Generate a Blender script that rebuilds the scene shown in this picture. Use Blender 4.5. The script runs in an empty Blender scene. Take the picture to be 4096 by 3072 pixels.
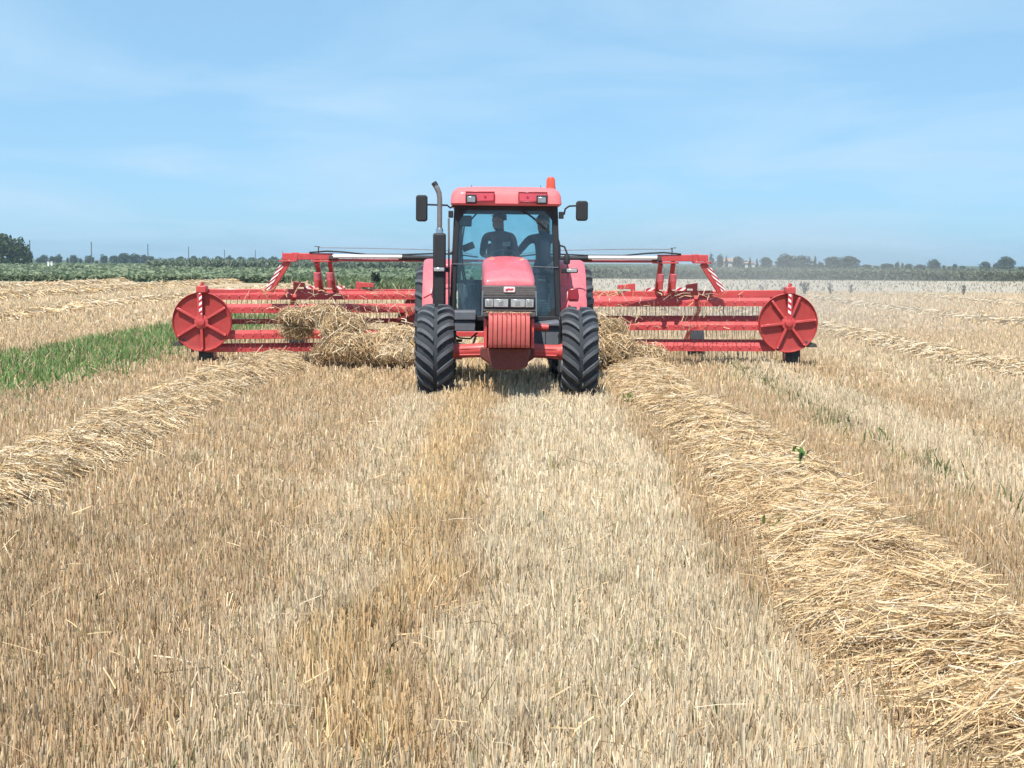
import bpy, bmesh, math, random
import numpy as np
from mathutils import Vector, Matrix, Euler

R = math.radians
scene = bpy.context.scene
col = scene.collection

# ------------------------------------------------------------------ camera, sky, sun, exposure
CAM_H = 1.81
FPX = 5600.0                      # focal length in photograph pixels (4096 wide)
PITCH = math.atan(486.0 / FPX)
cam_d = bpy.data.cameras.new("camera")
cam = bpy.data.objects.new("camera", cam_d); col.objects.link(cam)
cam.location = (0, 0, CAM_H)
ROLL = R(0.4)                     # the horizon drops a little to the right
cam.rotation_euler = (Matrix.Rotation(math.pi / 2 - PITCH, 3, 'X') @ Matrix.Rotation(ROLL, 3, 'Z')).to_euler()
cam_d.sensor_width = 36.0
cam_d.lens = 36.0 * FPX / 4096.0
cam_d.clip_start = 0.1
cam_d.clip_end = 12000
scene.camera = cam

SUN_EL, SUN_AZ = R(60), R(197)    # azimuth clockwise from +Y: behind the camera, a little to the left
sun_dir = Vector((math.cos(SUN_EL) * math.sin(SUN_AZ), math.cos(SUN_EL) * math.cos(SUN_AZ), math.sin(SUN_EL)))

world = bpy.data.worlds.new("World"); scene.world = world; world.use_nodes = True
wn = world.node_tree; wn.nodes.clear()
def wnode(t, **kw):
    n = wn.nodes.new(t)
    for k, v in kw.items(): setattr(n, k, v)
    return n
w_out = wnode('ShaderNodeOutputWorld'); w_bg = wnode('ShaderNodeBackground')
w_sky = wnode('ShaderNodeTexSky', sky_type='NISHITA', sun_disc=False)
w_sky.sun_elevation = SUN_EL; w_sky.sun_rotation = SUN_AZ
w_sky.air_density = 0.55; w_sky.dust_density = 0.85; w_sky.ozone_density = 5.0; w_sky.altitude = 0
w_bg.inputs['Strength'].default_value = 0.111
w_tc = wnode('ShaderNodeTexCoord')
w_sep = wnode('ShaderNodeSeparateXYZ'); wn.links.new(w_tc.outputs['Generated'], w_sep.inputs[0])
def wmath(op, a, b=None):
    n = wnode('ShaderNodeMath', operation=op)
    for i, v in enumerate((a, b)):
        if v is None: continue
        if hasattr(v, 'is_linked'): wn.links.new(v, n.inputs[i])
        else: n.inputs[i].default_value = v
    return n.outputs[0]
den = wmath('ADD', wmath('MAXIMUM', w_sep.outputs['Z'], 0.0), 0.10)
cx = wmath('DIVIDE', w_sep.outputs['X'], den); cy = wmath('DIVIDE', w_sep.outputs['Y'], den)
w_comb = wnode('ShaderNodeCombineXYZ'); wn.links.new(cx, w_comb.inputs[0]); wn.links.new(cy, w_comb.inputs[1])
w_map = wnode('ShaderNodeMapping'); wn.links.new(w_comb.outputs[0], w_map.inputs['Vector'])
w_map.inputs['Location'].default_value = (21.0, 3.3, 0.0); w_map.inputs['Scale'].default_value = (0.85, 0.75, 1.0)
w_map.inputs['Rotation'].default_value = (0, 0, R(14))
w_n1 = wnode('ShaderNodeTexNoise'); w_n1.inputs['Scale'].default_value = 1.0; w_n1.inputs['Detail'].default_value = 7; w_n1.inputs['Roughness'].default_value = 0.52; w_n1.inputs['Distortion'].default_value = 0.45
wn.links.new(w_map.outputs[0], w_n1.inputs['Vector'])
w_r = wnode('ShaderNodeValToRGB'); wn.links.new(w_n1.outputs['Fac'], w_r.inputs[0])
w_r.color_ramp.elements[0].position = 0.43; w_r.color_ramp.elements[0].color = (0, 0, 0, 1)
w_r.color_ramp.elements[1].position = 0.66; w_r.color_ramp.elements[1].color = (1, 1, 1, 1)
fac = wmath('ADD', wmath('MULTIPLY', w_r.outputs[0], 0.62), 0.0)
w_hs = wnode('ShaderNodeMix', data_type='RGBA', blend_type='MULTIPLY'); w_hs.inputs[0].default_value = 1.0
wn.links.new(w_sky.outputs[0], w_hs.inputs[6]); w_hs.inputs[7].default_value = (0.94, 1.07, 1.00, 1)
w_veil = wnode('ShaderNodeMix', data_type='RGBA'); w_veil.inputs[0].default_value = 0.58      # thin high veil
wn.links.new(w_hs.outputs[2], w_veil.inputs[6]); w_veil.inputs[7].default_value = (2.35, 4.15, 5.75, 1)
w_mix = wnode('ShaderNodeMix', data_type='RGBA')
wn.links.new(fac, w_mix.inputs[0]); wn.links.new(w_veil.outputs[2], w_mix.inputs[6])
w_mix.inputs[7].default_value = (3.3, 4.65, 5.9, 1)
wn.links.new(w_mix.outputs[2], w_bg.inputs['Color']); wn.links.new(w_bg.outputs[0], w_out.inputs['Surface'])

sun_l = bpy.data.lights.new("sun", 'SUN'); sun_l.energy = 4.1; sun_l.angle = R(0.53); sun_l.color = (1.0, 0.94, 0.84)
sun = bpy.data.objects.new("sun", sun_l); col.objects.link(sun)
sun.rotation_euler = sun_dir.to_track_quat('Z', 'Y').to_euler(); sun.location = (-20, -40, 60)

scene.view_settings.view_transform = 'Standard'
scene.view_settings.look = 'None'
scene.view_settings.exposure = 0.64
scene.view_settings.gamma = 1.0
scene.cycles.use_denoising = True
scene.cycles.adaptive_threshold = 0.02
scene.cycles.max_bounces = 6
scene.cycles.diffuse_bounces = 3
scene.cycles.glossy_bounces = 2
scene.cycles.transmission_bounces = 2
scene.cycles.transparent_max_bounces = 12
scene.cycles.volume_bounces = 0

# ------------------------------------------------------------------ helpers
rng = np.random.default_rng(7)
random.seed(7)

def W(px, py, Y):
    """photograph pixel at depth Y -> world point"""
    dx, dy = px - 2048, py - 1536; c, s = math.cos(ROLL), math.sin(ROLL)
    x, y = dx * c + dy * s, dy * c - dx * s + 486
    return Vector((x / FPX * Y, Y, CAM_H - y / FPX * Y))

def tag(o, label=None, cat=None, group=None, kind=None):
    if label: o["label"] = label
    if cat: o["category"] = cat
    if group: o["group"] = group
    if kind: o["kind"] = kind
    return o

def empty(name, loc=(0, 0, 0), rot=(0, 0, 0), parent=None):
    o = bpy.data.objects.new(name, None); col.objects.link(o)
    o.location = loc; o.rotation_euler = rot; o.parent = parent
    o.empty_display_size = 0.2
    return o

def obj_from(name, me, mat=None, parent=None, loc=None):
    o = bpy.data.objects.new(name, me); col.objects.link(o)
    if mat is not None and len(me.materials) == 0: me.materials.append(mat)
    o.parent = parent
    if loc is not None: o.location = loc
    return o

class MB:
    def __init__(s): s.v = []; s.f = []
    def add(s, vs, fs):
        b = len(s.v); s.v += [tuple(v) for v in vs]; s.f += [tuple(i + b for i in f) for f in fs]; return s
    def box(s, x0, x1, y0, y1, z0, z1):
        vs = [(x, y, z) for z in (z0, z1) for y in (y0, y1) for x in (x0, x1)]
        return s.add(vs, [(0, 2, 3, 1), (4, 5, 7, 6), (0, 1, 5, 4), (2, 6, 7, 3), (0, 4, 6, 2), (1, 3, 7, 5)])
    def beam(s, p0, p1, w, h, up=(0, 0, 1)):
        p0, p1 = Vector(p0), Vector(p1); d = (p1 - p0).normalized(); up = Vector(up)
        if abs(d.dot(up)) > .98: up = Vector((0, 1, 0))
        sd = d.cross(up).normalized(); u = sd.cross(d)
        vs = [p + sd * a * w / 2 + u * b * h / 2 for p in (p0, p1) for a, b in ((-1, -1), (1, -1), (1, 1), (-1, 1))]
        return s.add(vs, [(0, 1, 2, 3), (7, 6, 5, 4), (0, 4, 5, 1), (1, 5, 6, 2), (2, 6, 7, 3), (3, 7, 4, 0)])
    def tube(s, pts, r, n=10, cap=True):
        pts = [Vector(p) for p in pts]; rs = r if isinstance(r, (list, tuple)) else [r] * len(pts)
        b = []; prev = None
        for i, p in enumerate(pts):
            d = (pts[min(i + 1, len(pts) - 1)] - pts[max(i - 1, 0)]).normalized()
            if prev is None:
                a = Vector((0, 0, 1)) if abs(d.z) < .9 else Vector((1, 0, 0))
                u = d.cross(a).normalized()
            else:
                u = (prev - d * prev.dot(d)).normalized()
            prev = u; w = d.cross(u)
            b += [p + (u * math.cos(t) + w * math.sin(t)) * rs[i] for t in (2 * math.pi * k / n for k in range(n))]
        fs = []
        for i in range(len(pts) - 1):
            for k in range(n):
                fs.append((i * n + k, i * n + (k + 1) % n, (i + 1) * n + (k + 1) % n, (i + 1) * n + k))
        if cap:
            fs.append(tuple(range(n - 1, -1, -1))); fs.append(tuple(range((len(pts) - 1) * n, len(pts) * n)))
        return s.add(b, fs)
    def lathe(s, prof, axis='x', n=32, c=(0, 0, 0)):
        """prof: list of (a, r) with a along axis"""
        c = Vector(c); vs = []
        for a, r in prof:
            for k in range(n):
                t = 2 * math.pi * k / n; p, q = r * math.cos(t), r * math.sin(t)
                vs.append(c + Vector({'x': (a, p, q), 'y': (p, a, q), 'z': (p, q, a)}[axis]))
        fs = []
        for i in range(len(prof) - 1):
            for k in range(n):
                fs.append((i * n + k, i * n + (k + 1) % n, (i + 1) * n + (k + 1) % n, (i + 1) * n + k))
        return s.add(vs, fs)
    def prism(s, poly, x0, x1, axis='x'):
        n = len(poly)
        def P(a, q): return {'x': (a, q[0], q[1]), 'y': (q[0], a, q[1]), 'z': (q[0], q[1], a)}[axis]
        vs = [P(x0, q) for q in poly] + [P(x1, q) for q in poly]
        fs = [tuple(range(n))[::-1], tuple(range(n, 2 * n))] + [(i, (i + 1) % n, n + (i + 1) % n, n + i) for i in range(n)]
        return s.add(vs, fs)
    def loft(s, rings, cap=True, closed=True):
        n = len(rings[0]); vs = [p for r in rings for p in r]; fs = []
        for i in range(len(rings) - 1):
            for k in range(n if closed else n - 1):
                fs.append((i * n + k, i * n + (k + 1) % n, (i + 1) * n + (k + 1) % n, (i + 1) * n + k))
        if cap:
            fs.append(tuple(range(n))[::-1]); fs.append(tuple(range((len(rings) - 1) * n, len(rings) * n)))
        return s.add(vs, fs)
    def mesh(s, name, smooth=None):
        me = bpy.data.meshes.new(name); me.from_pydata(s.v, [], s.f); me.validate()
        bm = bmesh.new(); bm.from_mesh(me); bmesh.ops.recalc_face_normals(bm, faces=bm.faces); bm.to_mesh(me); bm.free()
        if smooth is not None:
            me.polygons.foreach_set('use_smooth', [True] * len(me.polygons)); me.set_sharp_from_angle(angle=R(smooth))
        me.update(); return me
    def build(s, name, mat, parent=None, bevel=0, smooth=None, loc=None, seg=2):
        o = obj_from(name, s.mesh(name, smooth if smooth is not None else (35 if bevel else None)), mat, parent, loc)
        if bevel:
            m = o.modifiers.new("bevel", 'BEVEL'); m.width = bevel; m.segments = seg; m.limit_method = 'ANGLE'; m.angle_limit = R(35)
        return o

def np_mesh(name, V, Q, colr=None):
    """V (N,3) float, Q (M,k) int -> mesh; colr (N,3) point albedo"""
    me = bpy.data.meshes.new(name); k = Q.shape[1]
    me.vertices.add(len(V)); me.vertices.foreach_set('co', np.ascontiguousarray(V, np.float32).ravel())
    me.loops.add(Q.size); me.loops.foreach_set('vertex_index', np.ascontiguousarray(Q, np.int32).ravel())
    me.polygons.add(len(Q)); me.polygons.foreach_set('loop_start', np.arange(0, Q.size, k, dtype=np.int32))
    if colr is not None:
        a = me.attributes.new('tone', 'FLOAT_COLOR', 'POINT')
        c = np.ones((len(V), 4), np.float32); c[:, :3] = colr; a.data.foreach_set('color', c.ravel())
    me.update(calc_edges=True)
    return me

# ------------------------------------------------------------------ materials
def new_mat(name):
    m = bpy.data.materials.new(name); m.use_nodes = True
    return m, m.node_tree, m.node_tree.nodes['Principled BSDF']

def link(nt, a, b): nt.links.new(a, b)

def paint(name, c, rough=0.4, metal=0.0, coat=0.0, var=0.12, scale=6.0, dust=0.0, dust_c=(0.42, 0.33, 0.22), bump=0.0, spec=0.5):
    """base colour with worn patches and field dust"""
    m, nt, b = new_mat(name); N = nt.nodes
    tc = N.new('ShaderNodeTexCoord')
    n1 = N.new('ShaderNodeTexNoise'); n1.inputs['Scale'].default_value = scale; n1.inputs['Detail'].default_value = 6; n1.inputs['Roughness'].default_value = .65
    link(nt, tc.outputs['Object'], n1.inputs['Vector'])
    r = N.new('ShaderNodeValToRGB'); link(nt, n1.outputs['Fac'], r.inputs[0])
    r.color_ramp.elements[0].position = .3; r.color_ramp.elements[1].position = .7
    r.color_ramp.elements[0].color = (*[x * (1 - var) for x in c], 1); r.color_ramp.elements[1].color = (*[min(1, x * (1 + var)) for x in c], 1)
    out = r.outputs[0]
    if dust > 0:
        n2 = N.new('ShaderNodeTexNoise'); n2.inputs['Scale'].default_value = scale * 2.3; n2.inputs['Detail'].default_value = 8; n2.inputs['Roughness'].default_value = .7
        link(nt, tc.outputs['Object'], n2.inputs['Vector'])
        mr = N.new('ShaderNodeMapRange'); link(nt, n2.outputs['Fac'], mr.inputs['Value'])
        mr.inputs['From Min'].default_value = .35; mr.inputs['From Max'].default_value = .75; mr.inputs['To Min'].default_value = dust * .4; mr.inputs['To Max'].default_value = dust * 1.4
        mx = N.new('ShaderNodeMix'); mx.data_type = 'RGBA'; link(nt, mr.outputs[0], mx.inputs[0]); link(nt, out, mx.inputs[6]); mx.inputs[7].default_value = (*dust_c, 1)
        out = mx.outputs[2]
        mr2 = N.new('ShaderNodeMapRange'); link(nt, n2.outputs['Fac'], mr2.inputs['Value']); mr2.inputs['To Min'].default_value = rough; mr2.inputs['To Max'].default_value = min(1, rough + .35)
        link(nt, mr2.outputs[0], b.inputs['Roughness'])
    else:
        b.inputs['Roughness'].default_value = rough
    link(nt, out, b.inputs['Base Color'])
    b.inputs['Metallic'].default_value = metal; b.inputs['Coat Weight'].default_value = coat; b.inputs['Coat Roughness'].default_value = .12
    b.inputs['Specular IOR Level'].default_value = spec
    if bump:
        bp = N.new('ShaderNodeBump'); bp.inputs['Strength'].default_value = bump; bp.inputs['Distance'].default_value = .01
        n3 = N.new('ShaderNodeTexNoise'); n3.inputs['Scale'].default_value = scale * 8; n3.inputs['Detail'].default_value = 4
        link(nt, tc.outputs['Object'], n3.inputs['Vector']); link(nt, n3.outputs['Fac'], bp.inputs['Height']); link(nt, bp.outputs[0], b.inputs['Normal'])
    return m

M = {}
M['hood'] = paint('faded_pink_red_paint', (0.60, 0.072, 0.115), .42, coat=.3, var=.12, scale=7, dust=.20, dust_c=(.62, .42, .38))
M['cabroof'] = paint('sun_faded_roof_plastic', (0.70, 0.125, 0.145), .5, coat=.15, var=.1, scale=5, dust=.12, dust_c=(.7, .5, .45))
M['recess'] = paint('roof_recess_plastic', (0.58, 0.075, 0.11), .55, var=.06)
M['axle'] = paint('red_axle_paint', (0.60, 0.045, 0.055), .32, coat=.3, var=.15, scale=9, dust=.12)
M['weight'] = paint('dusty_red_casting', (0.56, 0.075, 0.085), .6, var=.14, scale=14, dust=.22, bump=.3)
M['rake'] = paint('red_rake_enamel', (0.50, 0.028, 0.042), .36, coat=.25, var=.14, scale=5, dust=.12)
M['rake_disc'] = paint('red_disc_enamel', (0.36, 0.016, 0.022), .42, coat=.15, var=.16, scale=6, dust=.09)
M['tyre'] = paint('dusty_black_rubber', (0.022, 0.026, 0.034), .8, var=.25, scale=12, dust=.10, dust_c=(.19, .21, .25), bump=.2)
M['lug'] = paint('worn_rubber_lug', (0.062, 0.072, 0.090), .65, var=.3, scale=9, dust=.12, dust_c=(.27, .26, .25))
M['black'] = paint('black_plastic', (0.010, 0.0115, 0.017), .5, var=.2, scale=10, dust=.025, dust_c=(.30, .28, .26))
M['grille'] = paint('dusty_black_grille', (0.055, 0.05, 0.055), .6, var=.3, scale=16, dust=.22, dust_c=(.26, .22, .2))
M['grey'] = paint('blue_grey_steel', (0.115, 0.135, 0.17), .5, metal=.2, var=.15, scale=8, dust=.06)
M['steel'] = paint('brushed_steel', (0.55, 0.55, 0.56), .25, metal=1.0, var=.05)
M['rod_highlight'] = paint('painted_highlight_rod', (0.86, 0.86, 0.87), .3, metal=.25, var=.03)  # bright rod highlight painted in as a whitish, barely metallic base colour
M['dark_steel'] = paint('dark_tine_steel', (0.06, 0.055, 0.05), .6, metal=.0, var=.15)
M['pipe'] = paint('grey_exhaust_steel', (0.20, 0.20, 0.22), .5, metal=.6, var=.2, scale=9, dust=.1)
M['rim'] = paint('silver_wheel_rim', (0.5, 0.5, 0.5), .45, metal=.3, dust=.2)
M['housing'] = paint('shade_darkened_red_casting', (0.13, 0.016, 0.020), .6, var=.25, scale=14, dust=.1, bump=.3)  # shade below the weights painted in as a darker red, under some dust
M['lens'] = paint('pale_lamp_lens', (0.33, 0.34, 0.36), .18, var=.1, scale=22, coat=.5)
M['reflector'] = paint('lamp_reflector', (0.34, 0.35, 0.37), .2, metal=.6, var=.2, scale=20)
M['amber'] = paint('amber_beacon_plastic', (0.66, 0.085, 0.035), .25, coat=.5, var=.08)
M['redlens'] = paint('dark_red_reflector', (0.30, 0.015, 0.03), .3, coat=.4, var=.1)
M['white'] = paint('white_reflective_tape', (0.85, 0.82, 0.84), .35, var=.04)
M['badge'] = paint('badge_pink_enamel', (0.86, 0.62, 0.64), .35, var=.03)
M['badge_red'] = paint('badge_red_mark', (0.50, 0.02, 0.04), .35, var=.03)
M['cloth_seat'] = paint('grey_seat_cloth', (0.07, 0.07, 0.085), .9, var=.2, scale=20)
M['interior'] = paint('grey_cab_plastic', (0.13, 0.13, 0.14), .7, var=.1)
M['bag'] = paint('pale_green_cloth', (0.38, 0.42, 0.33), .9, var=.25, scale=20)
M['skin'] = paint('tanned_skin', (0.38, 0.20, 0.13), .55, var=.06)
M['hair'] = paint('dark_hair', (0.02, 0.015, 0.012), .6, var=.2, scale=30)
M['shirt'] = paint('dark_grey_shirt', (0.065, 0.065, 0.08), .9, var=.15, scale=15)
M['shirt2'] = paint('navy_shirt', (0.05, 0.06, 0.10), .9, var=.15, scale=15)
M['trouser'] = paint('dark_work_trousers', (0.04, 0.045, 0.06), .9, var=.15, scale=15)
M['print'] = paint('pale_shirt_print', (0.4, 0.4, 0.42), .9, var=.1)

def glass_mat(name, tint, fr=1.0):
    m = bpy.data.materials.new(name); m.use_nodes = True; nt = m.node_tree; nt.nodes.clear(); N = nt.nodes
    o = N.new('ShaderNodeOutputMaterial'); t = N.new('ShaderNodeBsdfTransparent'); g = N.new('ShaderNodeBsdfGlossy'); mx = N.new('ShaderNodeMixShader')
    t.inputs[0].default_value = (*tint, 1); g.inputs['Roughness'].default_value = .04; g.inputs['Color'].default_value = (.8, .9, .95, 1)
    f = N.new('ShaderNodeFresnel'); f.inputs[0].default_value = 1.45
    ad = N.new('ShaderNodeMath'); ad.operation = 'MULTIPLY_ADD'; ad.inputs[1].default_value = fr; ad.inputs[2].default_value = .03; link(nt, f.outputs[0], ad.inputs[0])
    link(nt, ad.outputs[0], mx.inputs[0]); link(nt, t.outputs[0], mx.inputs[1]); link(nt, g.outputs[0], mx.inputs[2])
    tc = N.new('ShaderNodeTexCoord'); mp = N.new('ShaderNodeMapping'); mp.inputs['Scale'].default_value = (3, 3, 1.2); link(nt, tc.outputs['Object'], mp.inputs['Vector'])
    nz = N.new('ShaderNodeTexNoise'); nz.inputs['Scale'].default_value = 2.5; nz.inputs['Detail'].default_value = 7; link(nt, mp.outputs[0], nz.inputs['Vector'])
    mr = N.new('ShaderNodeMapRange'); link(nt, nz.outputs['Fac'], mr.inputs['Value']); mr.inputs['From Min'].default_value = .35; mr.inputs['From Max'].default_value = .75; mr.inputs['To Min'].default_value = .02; mr.inputs['To Max'].default_value = .11
    df = N.new('ShaderNodeBsdfDiffuse'); df.inputs[0].default_value = (.27, .38, .52, 1); m2 = N.new('ShaderNodeMixShader')      # dust film, with the blue sky sheen of the pane painted into its colour
    link(nt, mr.outputs[0], m2.inputs[0]); link(nt, mx.outputs[0], m2.inputs[1]); link(nt, df.outputs[0], m2.inputs[2]); link(nt, m2.outputs[0], o.inputs[0])
    return m
M['glass'] = glass_mat('teal_tinted_cab_glass', (.62, .84, .88), 1.0)
M['mirror'] = paint('mirror_glass', (0.7, 0.75, 0.8), .05, metal=1.0, var=.02)

def stripe_mat(name, ca, cb, freq, ax=(1, 0, 1)):
    m, nt, b = new_mat(name); N = nt.nodes; tc = N.new('ShaderNodeTexCoord')
    d = N.new('ShaderNodeVectorMath'); d.operation = 'DOT_PRODUCT'; link(nt, tc.outputs['Object'], d.inputs[0]); d.inputs[1].default_value = ax
    mu = N.new('ShaderNodeMath'); mu.operation = 'MULTIPLY'; mu.inputs[1].default_value = freq; link(nt, d.outputs['Value'], mu.inputs[0])
    fr = N.new('ShaderNodeMath'); fr.operation = 'FRACT'; link(nt, mu.outputs[0], fr.inputs[0])
    gt = N.new('ShaderNodeMath'); gt.operation = 'GREATER_THAN'; gt.inputs[1].default_value = .5; link(nt, fr.outputs[0], gt.inputs[0])
    mx = N.new('ShaderNodeMix'); mx.data_type = 'RGBA'; link(nt, gt.outputs[0], mx.inputs[0]); mx.inputs[6].default_value = (*ca, 1); mx.inputs[7].default_value = (*cb, 1)
    link(nt, mx.outputs[2], b.inputs['Base Color']); b.inputs['Roughness'].default_value = .35
    return m
M['stripe_l'] = stripe_mat('red_white_warning_tape', (.85, .80, .82), (.45, .02, .04), 10, (0.75, 0, -1))
M['stripe_r'] = stripe_mat('red_white_warning_tape_mirrored', (.85, .80, .82), (.45, .02, .04), 10, (-0.75, 0, -1))
M['strut_l'] = stripe_mat('red_white_strut_tape', (.85, .80, .82), (.45, .02, .04), 17, (0.75, 0, -1))
M['strut_r'] = stripe_mat('red_white_strut_tape_mirrored', (.85, .80, .82), (.45, .02, .04), 17, (-0.75, 0, -1))

def tone_mat(name, rough=.75, transl=0.0, gloss=.25):
    """albedo from the per-piece colour attribute, fine grain on top"""
    m, nt, b = new_mat(name); N = nt.nodes
    a = N.new('ShaderNodeAttribute'); a.attribute_name = 'tone'
    n = N.new('ShaderNodeTexNoise'); n.inputs['Scale'].default_value = 35; n.inputs['Detail'].default_value = 2
    g = N.new('ShaderNodeNewGeometry'); link(nt, g.outputs['Position'], n.inputs['Vector'])
    mr = N.new('ShaderNodeMapRange'); link(nt, n.outputs['Fac'], mr.inputs['Value']); mr.inputs['From Min'].default_value = .3; mr.inputs['From Max'].default_value = .7; mr.inputs['To Min'].default_value = .85; mr.inputs['To Max'].default_value = 1.15
    v = N.new('ShaderNodeVectorMath'); v.operation = 'SCALE'; link(nt, a.outputs['Color'], v.inputs[0]); link(nt, mr.outputs[0], v.inputs['Scale'])
    link(nt, v.outputs[0], b.inputs['Base Color']); b.inputs['Roughness'].default_value = rough; b.inputs['Specular IOR Level'].default_value = gloss
    if transl:
        t = N.new('ShaderNodeBsdfTranslucent'); link(nt, v.outputs[0], t.inputs[0]); mx = N.new('ShaderNodeMixShader'); mx.inputs[0].default_value = transl
        o = N['Material Output']; link(nt, b.outputs[0], mx.inputs[1]); link(nt, t.outputs[0], mx.inputs[2]); link(nt, mx.outputs[0], o.inputs['Surface'])
    return m
M['straw'] = tone_mat('dry_straw', .6, .15, .35)
M['leaf'] = tone_mat('green_leaf', .6, .25, .3)
M['crown'] = tone_mat('tree_leaves', .7, .15, .2)
M['bark'] = paint('grey_brown_bark', (.10, .08, .06), .9, var=.3, scale=8, bump=.5)
M['litter'] = paint('shadow_dark_straw_core', (.19, .135, .075), .95, var=.35, scale=9, bump=.8)  # deep shadow between the straws painted in as a dark core colour
M['pale_core'] = paint('pale_straw_core', (.40, .31, .20), .95, var=.3, scale=9, bump=.8)

# ------------------------------------------------------------------ the land
def smooth_noise(x, y, scale, seed):
    r = np.random.default_rng(seed); s = np.zeros_like(x)
    for k in range(7):
        a = r.uniform(0, 2 * np.pi); f = (0.6 + r.random() * 1.4) / scale; p = r.uniform(0, 6.28)
        s += np.sin((x * np.cos(a) + y * np.sin(a)) * f * 2 * np.pi + p + 1.3 * np.sin((x * np.sin(a) - y * np.cos(a)) * f * 3.1 + p))
    return s / 7.0 * 1.6

def ground_material(name, c0, c1, c2, sx, sy, bump=.6, spot=None):
    m, nt, b = new_mat(name); N = nt.nodes
    g = N.new('ShaderNodeNewGeometry'); mp = N.new('ShaderNodeMapping'); link(nt, g.outputs['Position'], mp.inputs['Vector']); mp.inputs['Scale'].default_value = (sx, sy, 1)
    n1 = N.new('ShaderNodeTexNoise'); n1.inputs['Scale'].default_value = 1; n1.inputs['Detail'].default_value = 10; n1.inputs['Roughness'].default_value = .68; link(nt, mp.outputs[0], n1.inputs['Vector'])
    r = N.new('ShaderNodeValToRGB'); link(nt, n1.outputs['Fac'], r.inputs[0]); e = r.color_ramp.elements
    e[0].position = .33; e[0].color = (*c0, 1); e[1].position = .68; e[1].color = (*c2, 1); k = e.new(.5); k.color = (*c1, 1)
    n2 = N.new('ShaderNodeTexNoise'); n2.inputs['Scale'].default_value = 14; n2.inputs['Detail'].default_value = 8; n2.inputs['Roughness'].default_value = .75; link(nt, g.outputs['Position'], n2.inputs['Vector'])
    mr = N.new('ShaderNodeMapRange'); link(nt, n2.outputs['Fac'], mr.inputs['Value']); mr.inputs['From Min'].default_value = .3; mr.inputs['From Max'].default_value = .7; mr.inputs['To Min'].default_value = .6; mr.inputs['To Max'].default_value = 1.35
    v = N.new('ShaderNodeVectorMath'); v.operation = 'SCALE'; link(nt, r.outputs[0], v.inputs[0]); link(nt, mr.outputs[0], v.inputs['Scale'])
    link(nt, v.outputs[0], b.inputs['Base Color']); b.inputs['Roughness'].default_value = .95; b.inputs['Specular IOR Level'].default_value = .1
    bp = N.new('ShaderNodeBump'); bp.inputs['Strength'].default_value = bump; bp.inputs['Distance'].default_value = .05; link(nt, n2.outputs['Fac'], bp.inputs['Height']); link(nt, bp.outputs[0], b.inputs['Normal'])
    return m

M['soil'] = ground_material('straw_littered_soil', (.33, .255, .165), (.43, .335, .22), (.53, .425, .29), .55, .12)
M['bleached'] = ground_material('bleached_stubble_ground', (.33, .285, .225), (.43, .375, .30), (.51, .45, .37), .12, .35)
M['greenland'] = ground_material('green_field_ground', (.05, .075, .03), (.075, .10, .045), (.10, .13, .06), .1, .1)

def sheet(name, pts, z, mat):
    me = bpy.data.meshes.new(name); me.from_pydata([(x, y, z) for x, y in pts], [], [tuple(range(len(pts)))]); me.update()
    return tag(obj_from(name, me, mat), kind='structure')
sheet('ground', [(-4500, -300), (4500, -300), (4500, 7000), (-4500, 7000)], 0, M['soil'])
sheet('bleached_field', [(5.0, 89), (200, 86), (260, 164), (6.0, 164)], .006, M['bleached'])
sheet('crop_ground', [(-1500, 122), (-10, 114), (6, 114), (8, 164), (1500, 164), (2500, 5000), (-2500, 5000)], .012, M['greenland'])

# albedo of single straws
C_BROWN = np.array([.51, .365, .222]); C_TAN = np.array([.62, .455, .292]); C_PALE = np.array([.74, .62, .455])
C_GOLD = np.array([.74, .525, .275]); C_OLD = np.array([.31, .22, .13]); C_GREEN = np.array([.20, .22, .08]); C_GREY = np.array([.61, .52, .385])

def sst(x, a, b):
    t = np.clip((x - a) / (b - a), 0, 1); return t * t * (3 - 2 * t)
def band(x, a, b, s): return sst(x, a - s, a + s) * (1 - sst(x, b - s, b + s))

def stubble_tone(x, y):
    n = len(x); base = np.tile(C_BROWN, (n, 1)) * .55 + np.tile(C_TAN, (n, 1)) * .45
    def blend(c, w):
        nonlocal base
        base = base * (1 - w[:, None]) + c * w[:, None]
    j = .25 * smooth_noise(x, y, 3.0, 11)
    xx = x + j
    blend(C_TAN, .7 * band(xx, -1.7, -.7, .4))
    blend(C_PALE, .95 * band(xx, -.22, 1.28, .12)); blend(C_BROWN, .6 * band(xx, 1.30, 1.5, .05)); blend(C_PALE, .6 * band(xx, -1.35, -.8, .15))
    blend(C_GOLD, .6 * band(xx, -.82, -.42, .12))
    blend(C_PALE, .75 * band(xx, 3.5, 4.8, .3)); blend(C_TAN * .5 + C_PALE * .5, .7 * sst(xx, 5, 7)); blend(C_GREY, .55 * sst(xx, 5.2, 6.4) * (1 - sst(xx, 7.2, 8)))
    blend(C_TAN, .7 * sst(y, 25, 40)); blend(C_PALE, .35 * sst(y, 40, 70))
    blend(C_GREY, .45 * sst(smooth_noise(x, y, 1.1, 12), .35, .8)); blend(C_OLD, .40 * sst(smooth_noise(x, y, .9, 13), .4, .9))
    r = rng.random(n)
    blend(C_OLD, .5 * (r < .12)); blend(C_PALE * 1.1, .7 * (r > .86)); blend(C_GOLD, .5 * ((r > .45) & (r < .53)))
    g = (rng.random(n) < .035 + .14 * sst(smooth_noise(x, y, 1.6, 14), .55, 1.0) + .35 * band(xx, 3.35, 3.7, .12) * sst(smooth_noise(x, y, 1.3, 17), -.1, .4))
    blend(C_GREEN, .75 * g)
    return np.clip(base * rng.normal(1.04, .13, (n, 1)), .02, .88)

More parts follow.
